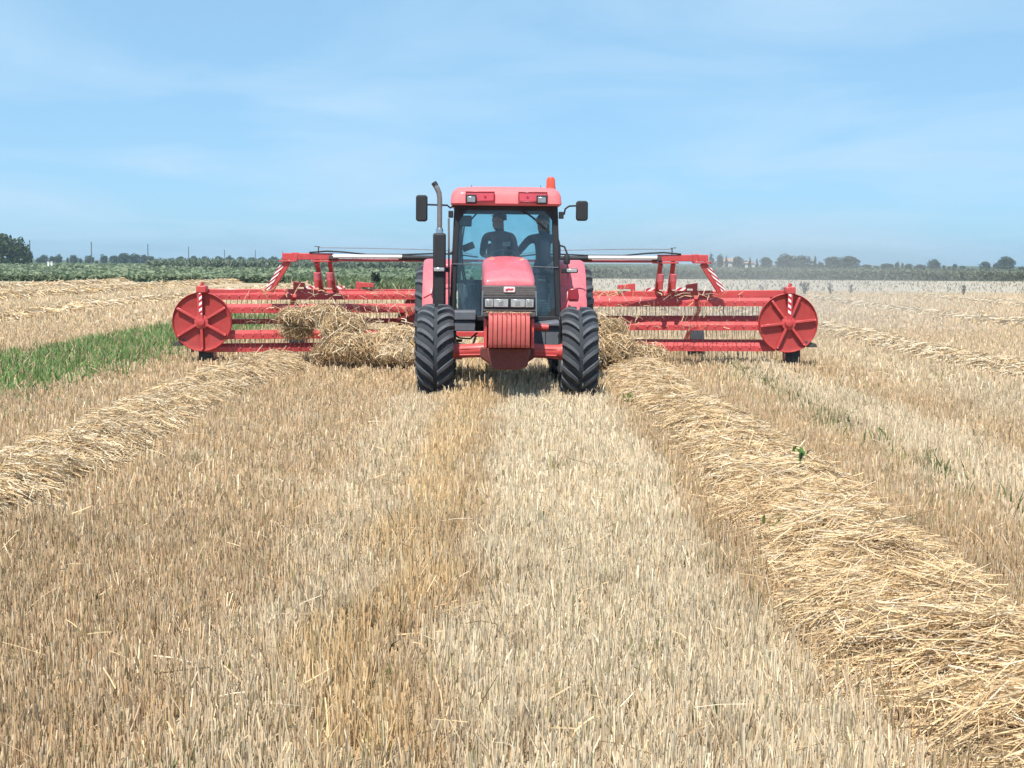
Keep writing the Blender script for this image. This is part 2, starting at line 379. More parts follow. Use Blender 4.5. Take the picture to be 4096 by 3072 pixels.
WIND = []   # (x centre function, half width, y0, y1) of the windrows, filled below
def in_windrow(x, y, shrink=.75):
    k = np.zeros(len(x), bool)
    for cx_, hw, y0, y1 in WIND: k |= (np.abs(x - cx_(y)) < hw * shrink) & (y > y0) & (y < y1)
    return k

def stubble_points(y0, y1, dens, half=.40, extra=1.1):
    area = 0.5 * ((half * y1 + extra) + (half * y0 + extra)) * 2 * (y1 - y0); n = int(area * dens)
    u = rng.random(n); a, b = half * y0 + extra, half * y1 + extra
    t = (np.sqrt(a * a + u * (b * b - a * a)) - a) / (b - a); y = y0 + t * (y1 - y0)
    x = (rng.random(n) * 2 - 1) * (half * y + extra)
    rows = rng.random(n) < .6
    x = np.where(rows, np.round(x / .145) * .145 + rng.normal(0, .026, n) + .03 * np.sin(y * .9), x)
    m = (n + 3) // 4; rep = np.repeat(np.arange(m), 4)[:n]        # stalks grow in tufts
    x = x[rep] + rng.normal(0, .016, n) * (1 + y[rep] / 40); y = y[rep] + rng.normal(0, .02, n)
    keep = ~in_windrow(x, y)
    keep &= rng.random(n) < .74 + .30 * smooth_noise(x, y, .55, 21) + .2 * smooth_noise(x, y, 2.2, 22)
    keep &= ~((x > -9.5) & (x < -6.6) & (y < 42) & (rng.random(n) < .85))
    return x[keep], y[keep]

def stubble(name, y0, y1, dens, width, sides, label):
    x, y = stubble_points(y0, y1, dens); n = len(x)
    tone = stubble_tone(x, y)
    h = .088 + .016 * smooth_noise(x, y, 1.2, 23) + rng.normal(0, .026, n)
    tall = band(x + .25 * smooth_noise(x, y, 3.0, 11), -.84, -.40, .1)
    h += tall * (.02 + .07 * rng.random(n)) * (rng.random(n) < .4); h += .06 * band(x, 3.7, 4.5, .2) * rng.random(n)
    h = np.clip(h, .035, .34); h *= np.where(rng.random(n) < .06, 1.45, 1)
    az = rng.uniform(0, 6.28, n); lean = np.abs(rng.normal(0, .17, n)) + .5 * (rng.random(n) < .07)
    dx, dy = np.cos(az) * lean * h, np.sin(az) * lean * h
    w = width * rng.uniform(.7, 1.35, n)
    if sides == 3:                      # split hollow stalk: two walls meeting in a ridge
        a0 = rng.uniform(0, 6.28, n); V = np.empty((n, 6, 3))
        for k in range(3):
            ox, oy = np.cos(a0 + k * 1.9) * w * .55, np.sin(a0 + k * 1.9) * w * .55
            V[:, k] = np.stack([x + ox, y + oy, np.full(n, -.01)], 1); V[:, 3 + k] = np.stack([x + dx + ox * .9, y + dy + oy * .9, h], 1)
        Q0 = np.array([[0, 1, 4, 3], [1, 2, 5, 4]]); nv = 6
    else:
        a0 = rng.uniform(0, 6.28, n); ox, oy = np.cos(a0) * w * .5, np.sin(a0) * w * .5; V = np.empty((n, 4, 3))
        V[:, 0] = np.stack([x - ox, y - oy, np.full(n, -.01)], 1); V[:, 1] = np.stack([x + ox, y + oy, np.full(n, -.01)], 1)
        V[:, 2] = np.stack([x + dx + ox, y + dy + oy, h], 1); V[:, 3] = np.stack([x + dx - ox, y + dy - oy, h], 1)
        Q0 = np.array([[0, 1, 2, 3]]); nv = 4
    Q = (np.arange(n)[:, None, None] * nv + Q0[None]).reshape(-1, 4)
    me = np_mesh(name, V.reshape(-1, 3), Q, np.repeat(tone, nv, 0))
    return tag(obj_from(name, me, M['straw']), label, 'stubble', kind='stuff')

def ribbons(P, az, pitch, L, wid, tone, bend=.25):
    """bent straws: P (n,3) midpoints -> V, Q, colour"""
    n = len(P); d = np.stack([np.cos(az) * np.cos(pitch), np.sin(az) * np.cos(pitch), np.sin(pitch)], 1)
    s = np.stack([-np.sin(az), np.cos(az), np.zeros(n)], 1); u = np.cross(d, s)
    roll = rng.uniform(0, 6.28, n); sd = (s * np.cos(roll)[:, None] + u * np.sin(roll)[:, None]) * (wid * .5)[:, None]
    b1 = rng.normal(0, bend, n)[:, None] * s * L[:, None]; b2 = -np.abs(rng.normal(0, bend * .6, n))[:, None] * np.array([[0, 0, 1.]]) * L[:, None]
    pts = [P - d * (L / 2)[:, None] + b1 * .5 + b2 * .6, P, P + d * (L / 2)[:, None] + b1 * .5 + b2 * .6]
    V = np.stack([q for p in pts for q in (p - sd, p + sd)], 1)
    V[:, :, 2] = np.maximum(V[:, :, 2], .004)
    Q = (np.arange(n)[:, None, None] * 6 + np.array([[0, 1, 3, 2], [2, 3, 5, 4]])[None]).reshape(-1, 4)
    return V.reshape(-1, 3), Q, np.repeat(tone, 6, 0)

def straw_tone(n, gold=.35, pale=.25, old=.14):
    t = np.tile(np.array([.64, .475, .28]), (n, 1)); r = rng.random(n)
    t = np.where((r < gold)[:, None], C_TAN * .4 + C_GOLD * .62, t); t = np.where((r > 1 - pale)[:, None], C_PALE * .98, t)
    t = np.where(((r > gold) & (r < gold + old))[:, None], C_OLD * 1.15, t)
    return np.clip(t * rng.normal(1, .12, (n, 1)), .02, .88)

def windrow(label, cx_, hw, h, y0, y1, dens, wid, Lr=(.14, .42), gold=.3, pale=.25, azs=.75, seed=3, mult=1.0):
    root = tag(empty('straw_windrow', (float(cx_(np.array([y0]))[0]), y0, 0)), label, 'windrow', 'rows of raked straw')
    ox, oy = root.location.x, root.location.y
    ny, nx = max(8, int((y1 - y0) / max(.14, hw * .14))), 15
    ys = np.linspace(y0, y1, ny); us = np.linspace(-1, 1, nx)
    def surf(u, y):
        prof = np.clip(1 - np.abs(u) ** 2.4, 0, 1) ** .75
        x = cx_(y) + u * hw * (1 + .16 * smooth_noise(y * 1.0, u * .3, 1.6, seed + 4))
        lump = 1 + .5 * smooth_noise(x, y, .8, seed) + .30 * smooth_noise(x, y, .30, seed + 1)
        return x, h * prof * np.clip(lump, .35, 1.7)
    UU, YY = np.meshgrid(us, ys); X, Z = surf(UU.ravel(), YY.ravel())
    V = np.stack([X - ox, YY.ravel() - oy, Z * .80 - .03], 1)
    i = np.arange((ny - 1) * nx).reshape(ny - 1, nx)[:, :-1].ravel(); Q = np.stack([i, i + 1, i + nx + 1, i + nx], 1)
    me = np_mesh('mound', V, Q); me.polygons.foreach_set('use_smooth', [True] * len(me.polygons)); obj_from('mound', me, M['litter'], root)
    n = int(dens * 2 * hw * (y1 - y0) * mult)
    y = rng.uniform(y0, y1, n); u = np.clip(rng.normal(0, .56, n), -1.1, 1.1); x, z = surf(np.clip(u, -1, 1), y); x = x + (u - np.clip(u, -1, 1)) * hw
    z = z * rng.uniform(.78, 1.1, n) + .02 + .03 * (rng.random(n) < .08)
    kp = rng.random(n) < .72 + .45 * smooth_noise(x, y, .35, seed + 3); x, y, z, u = x[kp], y[kp], z[kp], u[kp]; n = len(x)
    az = rng.normal(0, azs, n) + .9 * smooth_noise(x, y, .6, seed + 2); az += np.where(rng.random(n) < .22, rng.uniform(0, 6.28, n), 0)
    slope = -np.sign(u) * np.abs(u) ** 1.5 * (h / hw) * 1.3
    pitch = rng.normal(0, .17, n) + np.arctan(slope) * np.cos(az); pitch += np.where(rng.random(n) < .05, rng.uniform(.2, .9, n), 0)
    L = rng.uniform(*Lr, n) * np.where(rng.random(n) < .06, 1.7, 1) * np.where(rng.random(n) < .25, .4, 1)
    V, Q, c = ribbons(np.stack([x - ox, y - oy, z], 1), az, pitch, L, wid * rng.uniform(.7, 1.35, n), straw_tone(n, gold, pale), .22)
    tag(obj_from('loose_straw', np_mesh('loose_straw', V, Q, c), M['straw'], root), kind='stuff')
    return root

wr = lambda y: 2.12 + .10 * np.sin(y * .55 + .6) + .05 * np.sin(y * 1.7)
wl = lambda y: -3.95 + .10 * np.sin(y * .5 + 2) + 0 * y
wf = lambda y: 8.35 + .12 * np.sin(y * .4)
wa = lambda y: -15.6 + .25 * np.sin(y * .2)
wb = lambda y: -22.8 + .3 * np.sin(y * .17 + 1)
wc = lambda y: -31.0 + .3 * np.sin(y * .15)
wd = lambda y: 15.5 + .2 * np.sin(y * .2)
we = lambda y: 23.0 + .2 * np.sin(y * .2)
WIND += [(wr, .55, 3, 23.2), (wl, .55, 3, 24), (wf, .55, 18, 84)]
windrow('thick golden straw windrow in the right foreground running back to the rake', lambda y: wr(y) - .03, .57, .20, 3.6, 10.5, 8200, .0043, (.10, .40), .50, .2, .75, 3)
tag(windrow('straw windrow beside the right front wheel leading into the rake', lambda y: wr(y) - .06, .58, .19, 10.5, 23.0, 3300, .0066, (.10, .34), .34, .28, .75, 5))
windrow('pale straw windrow on the left running up to the rake', lambda y: wl(y), .53, .21, 6.5, 23.6, 3300, .0066, (.10, .30), .22, .36, .8, 7)
windrow('pale low straw windrow beyond the right reel disc', lambda y: wf(y), .55, .17, 18, 82, 420, .014, (.15, .4), .15, .55, .9, 9)
windrow('far lumpy straw windrow behind the green weed strip', lambda y: wa(y), .6, .15, 36, 113, 120, .035, (.3, .7), .2, .35, .9, 11)
windrow('thickest far straw windrow on the left, second before the green crop', lambda y: wb(y), .75, .24, 50, 113, 130, .035, (.3, .8), .25, .3, .9, 13)
windrow('farthest straw windrow at the left edge of the photo', lambda y: wc(y), .7, .2, 74, 113, 110, .045, (.3, .8), .2, .4, .9, 15)
windrow('far pale straw windrow on the right, before the bleached field', lambda y: wd(y), .55, .12, 36, 80, 120, .025, (.3, .6), .1, .6, .9, 17)
windrow('farthest pale straw windrow at the right edge of the photo', lambda y: we(y), .55, .12, 55, 79, 110, .025, (.3, .6), .1, .6, .9, 19)

stubble('near_stubble', 3.7, 9.5, 3800, .0052, 3, 'close tan wheat stubble with single stalks standing')
stubble('middle_stubble', 9.5, 19.5, 1900, .008, 1, 'tan wheat stubble in front of the tractor')
stubble('stubble_round_machine', 19.5, 38, 450, .016, 1, 'wheat stubble round the tractor and rake')
stubble('far_stubble', 38, 92, 62, .035, 1, 'far pale stubble reaching to the field edge')

# loose single straws leaning in the stubble
def loose():
    n = 2200; y = 3.8 + 20 * rng.random(n) ** 1.5; x = (rng.random(n) * 2 - 1) * (.40 * y + .5)
    z = .02 + .13 * rng.random(n) ** 1.5; az = rng.uniform(0, 6.28, n); pitch = np.where(rng.random(n) < .45, rng.uniform(.4, 1.4, n), rng.normal(0, .25, n))
    L = rng.uniform(.06, .26, n); V, Q, c = ribbons(np.stack([x, y, z], 1), az, pitch, L, .0038 * rng.uniform(.6, 1.3, n) * (1 + y / 14), straw_tone(n, .3, .2, .15), .08)
    tag(obj_from('scattered_straw', np_mesh('scattered_straw', V, Q, c), M['straw']), 'single pale straws lying loose in the stubble', 'straw', kind='stuff')
loose()

# ------------------------------------------------------------------ green strip and weeds
def blades(x, y, h, w, tone, lean=.35, z0=None):
    n = len(x); az = rng.uniform(0, 6.28, n); ln = np.abs(rng.normal(0, lean, n)); a0 = rng.uniform(0, 6.28, n)
    ox, oy = np.cos(a0) * w * .5, np.sin(a0) * w * .5; z0 = np.zeros(n) if z0 is None else z0
    V = np.empty((n, 5, 3)); mx, my = x + np.cos(az) * ln * h * .35, y + np.sin(az) * ln * h * .35; tx, ty = x + np.cos(az) * ln * h, y + np.sin(az) * ln * h
    V[:, 0] = np.stack([x - ox * .7, y - oy * .7, z0], 1); V[:, 1] = np.stack([x + ox * .7, y + oy * .7, z0], 1)
    V[:, 2] = np.stack([mx + ox, my + oy, z0 + h * .6], 1); V[:, 3] = np.stack([mx - ox, my - oy, z0 + h * .6], 1); V[:, 4] = np.stack([tx, ty, z0 + h], 1)
    Qa = (np.arange(n)[:, None] * 5 + np.array([[0, 1, 2, 3]])); Qb = (np.arange(n)[:, None] * 5 + np.array([[3, 2, 4, 4]]))
    return V.reshape(-1, 3), Qa, Qb, np.repeat(tone, 5, 0)

def blade_mesh(name, V, Qa, Qb, c):
    me = bpy.data.meshes.new(name)
    me.vertices.add(len(V)); me.vertices.foreach_set('co', np.ascontiguousarray(V, np.float32).ravel())
    Qt = Qb[:, :3]; L = np.concatenate([Qa.ravel(), Qt.ravel()]).astype(np.int32)
    me.loops.add(len(L)); me.loops.foreach_set('vertex_index', L)
    st = np.concatenate([np.arange(len(Qa)) * 4, len(Qa) * 4 + np.arange(len(Qt)) * 3]).astype(np.int32)
    me.polygons.add(len(st)); me.polygons.foreach_set('loop_start', st)
    a = me.attributes.new('tone', 'FLOAT_COLOR', 'POINT'); cc = np.ones((len(V), 4), np.float32); cc[:, :3] = c; a.data.foreach_set('color', cc.ravel())
    me.update(calc_edges=True); return me

def green_tone(n, a=(.085, .20, .035), b=(.17, .30, .07), dry=.1):
    t = rng.random(n)[:, None]; c = np.array(a) * (1 - t) + np.array(b) * t
    c = np.where((rng.random(n) < dry)[:, None], C_TAN * .8, c)
    return c * rng.normal(1, .15, (n, 1)).clip(.5, 1.6)

def grass_strip():
    n = 75000; y = 12 + 32 * rng.random(n); x = rng.uniform(-10.5, -6.4, n)
    x += .35 * smooth_noise(x * .1, y, 5, 31)
    p = sst(x, -10.5, -9.9) * (1 - .95 * sst(x, -8.3, -6.5)) * (.55 + .5 * smooth_noise(x, y, 1.0, 32)); k = rng.random(n) < np.clip(p, 0.0, 1); x, y = x[k], y[k]; n = len(x)
    h = (.15 + .07 * smooth_noise(x, y, 1.5, 33) + rng.normal(0, .05, n)).clip(.06, .5); h *= 1 - .35 * sst(x, -8.2, -6.5); x = x + .95
    V, Qa, Qb, c = blades(x, y, h, .02 * rng.uniform(.6, 1.4, n), green_tone(n, (.105, .19, .055), (.20, .315, .105), .18), .5)
    tag(obj_from('green_grass_strip', blade_mesh('green_grass_strip', V, Qa, Qb, c), M['leaf']), 'bright green grass strip left of the rake', 'grass', kind='stuff')
grass_strip()

def weed_line():
    xs, ys, hs = [], [], []
    for k in range(34):
        cy_ = 9 + 15 * rng.random(); cx0 = 3.55 + .02 * (cy_ - 9) + rng.normal(0, .09); m = int(rng.integers(8, 30))
        xs.append(rng.normal(cx0, .10, m)); ys.append(rng.normal(cy_, .22, m)); hs.append(rng.uniform(.08, .22, m))
    for k in range(70):
        cy_ = 4.3 + 14 * rng.random(); cx0 = rng.uniform(-.38, .38) * cy_; m = int(rng.integers(3, 12))
        xs.append(rng.normal(cx0, .05, m)); ys.append(rng.normal(cy_, .06, m)); hs.append(rng.uniform(.04, .13, m))
    x, y, h = map(np.concatenate, (xs, ys, hs)); n = len(x)
    V, Qa, Qb, c = blades(x, y, h, .012 * rng.uniform(.6, 1.5, n), green_tone(n, (.08, .105, .04), (.15, .18, .07), .18), .4)
    tag(obj_from('weeds_in_stubble', blade_mesh('weeds_in_stubble', V, Qa, Qb, c), M['leaf']), 'small green weeds growing in the stubble', 'weeds', kind='stuff')
weed_line()

def leafy_plant(name, loc, h, nl, spread, label, group, a=(.05, .085, .03), b=(.10, .15, .05), lw=.05, parts=True, head=False):
    root = tag(empty(name, loc), label, 'weed', group)
    MB().tube([(0, 0, 0), (.01 * h, 0, h * .5), (.03 * h, 0, h)], [.012 * h + .003, .010 * h + .002, .006 * h + .001], 6).build('stem', M['bark'], root)
    t = rng.random(nl) ** .7; x = rng.normal(0, spread * .35, nl) * t; y = rng.normal(0, spread * .35, nl) * t; z0 = t * h * .8
    V, Qa, Qb, c = blades(x, y, np.full(nl, h * .3) * rng.uniform(.5, 1.2, nl), lw * rng.uniform(.6, 1.3, nl), green_tone(nl, a, b, .03), .9, z0)
    tag(obj_from('leaves', blade_mesh('leaves', V, Qa, Qb, c), M['leaf'], root), kind='stuff')
    return root

# ------------------------------------------------------------------ green crops
def canopy(name, x0, x1, y0, y1, h, nx, ny, label, nleaf, lsz, c0, c1, lump=.25, skew=None, seed=41, blade=None):
    U, T = np.meshgrid(np.linspace(0, 1, nx), np.linspace(0, 1, ny) ** 1.8)
    def xy(u, t):
        yy = y0 + t * (y1 - y0) + (skew(x0 + (x1 - x0) * u) * (1 - t) if skew else 0)
        k = 1 + t * ((y1 / y0) - 1) * .75
        return (x0 + (x1 - x0) * u) * k, yy
    X, Y = xy(U.ravel(), T.ravel())
    Z = h * (.86 + lump * smooth_noise(X, Y, max(2.5, h * 4), seed) * .5 + lump * .5 * smooth_noise(X, Y, 1.1, seed + 1) + rng.normal(0, lump * .12, len(X)))
    V = np.stack([X, Y, Z], 1)
    fx, fy = xy(np.linspace(0, 1, nx), np.zeros(nx)); F = np.stack([fx, fy - .1, np.zeros(nx)], 1)
    V = np.vstack([V, F]); i = np.arange((ny - 1) * nx).reshape(ny - 1, nx)[:, :-1].ravel(); Q = np.stack([i, i + 1, i + nx + 1, i + nx], 1)
    b = nx * ny + np.arange(nx - 1); j = np.arange(nx - 1); Q = np.vstack([Q, np.stack([b, b + 1, j + 1, j], 1)])
    t = rng.random(len(V))[:, None]; c = (np.array(c0) * (1 - t) + np.array(c1) * t) * .75
    # leaves
    n = nleaf; u = rng.random(n); tt = rng.random(n) ** 2.6; tt = np.where(rng.random(n) < .35, tt * .03, tt); X, Y = xy(u, tt)
    z0 = h * rng.uniform(.55, .95, n); z0 = np.where(tt < .03, h * rng.uniform(.0, .85, n), z0); sc = 1 + tt * (y1 / y0 - 1)
    if blade is None:
        az = rng.uniform(0, 6.28, n); pi_ = rng.uniform(-.6, .9, n); L = lsz * rng.uniform(.6, 1.5, n) * sc
        Vr, Qr, cr = ribbons(np.stack([X, Y - .1, z0], 1), az, pi_, L, L * .6, np.zeros((n, 3)), .25)
        k = 6
    else:
        az = rng.uniform(0, 6.28, n); pi_ = rng.uniform(.2, 1.45, n); L = lsz * rng.uniform(.6, 1.5, n) * sc
        Vr, Qr, cr = ribbons(np.stack([X, Y - .1, z0], 1), az, pi_, L, blade * sc, np.zeros((n, 3)), .25)
        k = 6
    t = rng.random(n)[:, None]; lt = (np.array(c0) * (1 - t) + np.array(c1) * t) * rng.normal(1, .13, (n, 1)).clip(.4, 1.7)
    V2 = np.vstack([V, Vr]); Q2 = np.vstack([Q, Qr + len(V)]); c2 = np.vstack([c, np.repeat(lt, k, 0)])
    return tag(obj_from(name, np_mesh(name, V2, Q2, c2), M['leaf']), label, 'crop', kind='stuff')

canopy('green_crop', -75, -4, 116, 330, .55, 240, 50, 'low leafy green crop beyond the left stubble', 34000, .42, (.18, .22, .13), (.25, .30, .175), .18, lambda x: 3 * np.sin(x * .05) + 2, 41)
canopy('tall_corn', -64, -8, 245, 420, 1.78, 200, 30, 'taller dark corn beyond the low green crop on the left', 16000, 1.0, (.12, .155, .11), (.18, .22, .15), .2, None, 45, .16)
canopy('corn_hedge', 4, 120, 166, 200, 1.32, 300, 16, 'even grey green corn strip behind the bleached field on the right', 32000, .55, (.13, .155, .11), (.20, .225, .16), .16, None, 49, .09)  # haze and airborne dust painted into the leaf colours as grey

def weed_patch():
    n = 15000; y = 84 + 50 * rng.random(n) ** 1.6; x = rng.uniform(-17, 2, n) * (y / 90); k = (y - 84) > np.clip(-(x + 9) * 3.2, 0, 50); x, y = x[k], y[k]; n = len(x)
    V, Qa, Qb, c = blades(x, y, (.45 + .2 * smooth_noise(x, y, 4, 61)).clip(.15, 1) * rng.uniform(.5, 1.3, n), .10 * rng.uniform(.6, 1.5, n), green_tone(n, (.08, .12, .05), (.16, .22, .10), .06), .5)
    tag(obj_from('weedy_grass_patch', blade_mesh('weedy_grass_patch', V, Qa, Qb, c), M['leaf']), 'pale green weedy grass behind the rake', 'grass', kind='stuff')
    n = 3500; y = 90 + 72 * rng.random(n); x = rng.uniform(6, 75, n); V, Qa, Qb, c = blades(x, y, .16 * rng.uniform(.5, 1.6, n), .07 * rng.uniform(.6, 1.5, n), green_tone(n, (.14, .14, .09), (.26, .25, .18), .3), .5)
    tag(obj_from('weeds_on_bleached_field', blade_mesh('weeds_on_bleached_field', V, Qa, Qb, c), M['leaf']), 'grey green weeds dotted over the bleached field', 'weeds', kind='stuff')
weed_patch()

# single plants that stand out
p = W(1508, 1165, 86); leafy_plant('tall_weed', (p.x, p.y, 0), 1.15, 90, .42, 'dark broad-leaved weed with drooping top standing left of the tractor', None, (.02, .035, .025), (.035, .055, .035), .16)
for px, hh, nn, lab in ((3215, .78, 130, 'widest dark grey weed clump beyond the right reel disc'), (3318, .74, 60, 'narrow upright dark weed right of the widest clump'), (3400, .72, 30, 'thin leaning weed on the bleached field'),
                        (3130, .5, 30, 'low thin weed straight above the right reel disc'), (3850, .66, 60, 'pale bushy weed far right on the bleached field'), (3040, .62, 26, 'thin weed in the dust beside the striped strut')):
    p = W(px, 1178, 83); leafy_plant('tall_weed', (p.x, p.y, 0), hh, nn, .5 if nn > 100 else .28, lab, 'weeds standing on the bleached field', (.07, .08, .06), (.13, .14, .11), .05)
p = W(3212, 1985, 10.6); leafy_plant('broad_leaf_seedling', (p.x, p.y, .26), .16, 9, .10, 'small bright green leafy plant sticking out of the right windrow', None, (.10, .2, .05), (.16, .3, .09), .035)
for px, py, lab in ((2520, 1640, 'yellow green weed tuft at the left edge of the right windrow'), (3130, 2200, 'olive grass tuft beside the foreground windrow'), (3070, 1560, 'dark upright weed leaf in the stubble right of the windrow'), (3560, 1790, 'lone dark green leaf standing in the right stubble')):
    Y = CAM_H * FPX / (py - 1050); p = W(px, py, Y)
    leafy_plant('green_weed', (p.x, p.y, .0), .22, 26 if px < 3300 and py != 1560 else 7, .14, lab, None, (.09, .13, .03), (.17, .21, .06), .02)

# ------------------------------------------------------------------ trees, poles and houses at the horizon
def crown_mesh(name, seed, conic=False, nblob=9, nleaf=620, flat=.5, c0=(.030, .050, .022), c1=(.075, .105, .045)):
    r = np.random.default_rng(seed); P = []; S = []
    for k in range(nblob):
        if conic: z = .18 + .75 * (k + .5) / nblob; rad = .30 * (1 - z) + .05; a = r.uniform(0, 6.28); P.append((np.cos(a) * rad * .4, np.sin(a) * rad * .4, z)); S.append((rad, rad, .10))
        else:
            a = k * 2.4 + r.normal(0, .3); q = np.sqrt((k + .5) / nblob) * .34; z = .36 + .40 * (1 - (q / .38) ** 2) + r.normal(0, .05)
            s = r.uniform(.15, .23); P.append((np.cos(a) * q, np.sin(a) * q, z)); S.append((s, s, s * r.uniform(.8, 1.15)))
    if not conic: P += [(0, 0, .42), (0, 0, .22)]; S += [(.38, .38, .38), (.42, .42, .18)]
    P = np.array(P); S = np.array(S); i = r.choice(len(P), nleaf, p=S[:, 0] * (S[:, 0] + S[:, 2]) / np.sum(S[:, 0] * (S[:, 0] + S[:, 2]))); d = r.normal(0, 1, (nleaf, 3)); d /= np.linalg.norm(d, axis=1)[:, None]
    q = P[i] + d * S[i] * r.uniform(.78, 1.12, nleaf)[:, None]; q[:, 2] = np.clip(q[:, 2], .04, 1.02)
    t1 = np.cross(d, r.normal(0, 1, (nleaf, 3))); t1 /= np.linalg.norm(t1, axis=1)[:, None]; t2 = np.cross(d, t1); t2 = t2 * .8 + d * r.normal(0, .45, (nleaf, 1))
    sz = r.uniform(.032, .068, nleaf)[:, None]
    V = np.stack([q - t1 * sz, q - t2 * sz * .7, q + t1 * sz, q + t2 * sz], 1).reshape(-1, 3); Q = np.arange(nleaf * 4).reshape(-1, 4)
    t = r.random(nleaf)[:, None]; c = np.array(c0) * (1 - t) + np.array(c1) * t
    return np_mesh(name, V, Q, np.repeat(c, 4, 0))
CROWNS = [crown_mesh('crown', s, nleaf=1100) for s in (1, 2, 3, 4, 5, 6)]
CONES = [crown_mesh('crown', s, True, 10, 500) for s in (8, 9)]
def trunk_mesh(top=.55):
    m = MB().tube([(0, 0, -.02), (.01, 0, .2), (0, .01, top)], [.035, .026, .012], 7)
    for a in (0.4, 2.5, 4.6): m.tube([(0, 0, .25), (math.cos(a) * .12, math.sin(a) * .12, .42), (math.cos(a) * .22, math.sin(a) * .22, .56)], [.016, .011, .005], 5)
    return m.mesh('trunk', 40)
TRUNK = trunk_mesh(); TRUNK.materials.append(M['bark'])
for c in CROWNS + CONES: c.materials.append(M['crown'])
tree_n = 0
def tree(px, wpx, top, D, label, group=None, conic=False, base=None):
    global tree_n; tree_n += 1
    p = W(px, top, D); s = FPX / D; w = wpx / s * 1.05; hgt = max(1.2, p.z)
    t = tag(empty('conifer_tree' if conic else 'tree', (p.x, D, 0), (0, 0, random.uniform(0, 6.28))), label, 'tree', group)
    k = .60 if conic else 1.02
    t.scale = (w / k * (1.0 if conic else .98), w / k, hgt / .97)
    obj_from('crown', (CONES[tree_n % 2] if conic else CROWNS[tree_n % 6]), None, t); obj_from('trunk', TRUNK, None, t)
    return t

for px, w, top, lab in ((20, 130, 926, 'tallest dark broad tree at the left edge of the photo'), (85, 90, 955, 'right shoulder of the dark tree clump at the left edge'), (-60, 140, 932, 'dark tree cut off by the left edge of the photo'), (118, 48, 1000, 'low dark bush tree at the foot of the left clump')):
    tree(px, w, top, 330, lab, 'dark tree clump on the left')
G = 'row of trees on the left horizon'
rows = [(166, 34, 1030), (183, 40, 1018), (214, 24, 1022), (240, 38, 1018), (277, 12, 1029), (302, 36, 1019), (328, 16, 1032), (363, 44, 1021), (393, 12, 1042), (422, 34, 1018), (462, 44, 1020), (500, 56, 1011), (545, 56, 1014), (583, 44, 1018), (608, 42, 1022),
        (646, 24, 1033), (682, 12, 1032), (725, 40, 1025), (779, 36, 1022), (824, 42, 1024), (878, 38, 1022), (921, 40, 1023), (968, 38, 1025), (1011, 38, 1028), (1053, 38, 1028), (1098, 46, 1025), (1370, 34, 1038), (1420, 36, 1040), (1470, 34, 1039)]
ords = 'first second third fourth fifth sixth seventh eighth ninth tenth eleventh twelfth thirteenth fourteenth fifteenth sixteenth seventeenth eighteenth nineteenth twentieth twenty-first twenty-second twenty-third twenty-fourth twenty-fifth twenty-sixth twenty-seventh twenty-eighth twenty-ninth'.split()
for k, (px, w, top) in enumerate(rows):
    kind = 'tiny' if w < 20 else ('rounded' if w < 42 else 'broad')
    where = 'seen under the left beam' if px > 1300 else 'from the left in the horizon row'
    tree(px, w, top, 680 + 25 * math.sin(k * 2.1), f'{kind} blue tree, {ords[k]} {where}' if px < 1300 else f'small tree seen under the left beam, {ords[k - 26]} of three', G)
G = 'trees on the right horizon'
for px, w, top, con, lab in ((2843, 24, 1010, True, 'pointed hazy conifer left of the pale house'), (2877, 30, 1016, False, 'hazy tree behind the left end of the house roof'), (2903, 14, 1020, True, 'slim conifer tip above the house roof'), (2948, 50, 1022, False, 'hazy round tree in front of the pale house'),
                             (2996, 14, 1027, True, 'small conifer above the low side roof of the house'), (3024, 12, 1032, True, 'slim conifer just right of the white wall'), (3062, 56, 1027, False, 'bushy tree between the house and the long grove'), (3142, 90, 1016, False, 'left half of the long flat-topped grove'), (3205, 90, 1021, False, 'right half of the long flat-topped grove'),
                             (3256, 18, 1022, True, 'dark slim conifer right of the long grove'), (3278, 28, 1046, False, 'low bush in the gap between the two groves'), (3330, 86, 1024, False, 'left half of the second flat-topped grove'), (3396, 90, 1023, False, 'right half of the second flat-topped grove'),
                             (3462, 46, 1057, False, 'low hazy bush right of the second grove'), (3498, 24, 1063, False, 'smallest bush right of the second grove'), (3542, 62, 1052, False, 'wide low tree mass right of the groves'), (3583, 20, 1047, False, 'upright small tree with bushy top right of the groves'), (3604, 12, 1050, False, 'thin small tree beside the upright one'),
                             (3628, 36, 1054, False, 'low tree left of the dome-shaped tree'), (3676, 50, 1057, False, 'low spreading tree touching the dome-shaped tree'), (3729, 56, 1036, False, 'dome-shaped tree on the right horizon'), (3769, 14, 1059, False, 'thin tree right of the dome-shaped tree'), (3794, 28, 1066, False, 'lowest bush right of the dome-shaped tree'),
                             (3813, 22, 1054, False, 'small round tree right of the dome-shaped tree'), (3844, 28, 1062, False, 'square low bush before the gap in the horizon'), (3932, 50, 1045, False, 'round tree left of the largest far right tree'), (3976, 26, 1052, False, 'small bush leaning on the largest far right tree'), (4016, 72, 1022, False, 'largest tree at the far right of the horizon'), (4078, 30, 1066, False, 'low bush at the right edge of the photo')):
    tree(px, w, top, (560 if px < 3450 else 640) + (tree_n % 5) * 4, lab, G, con)

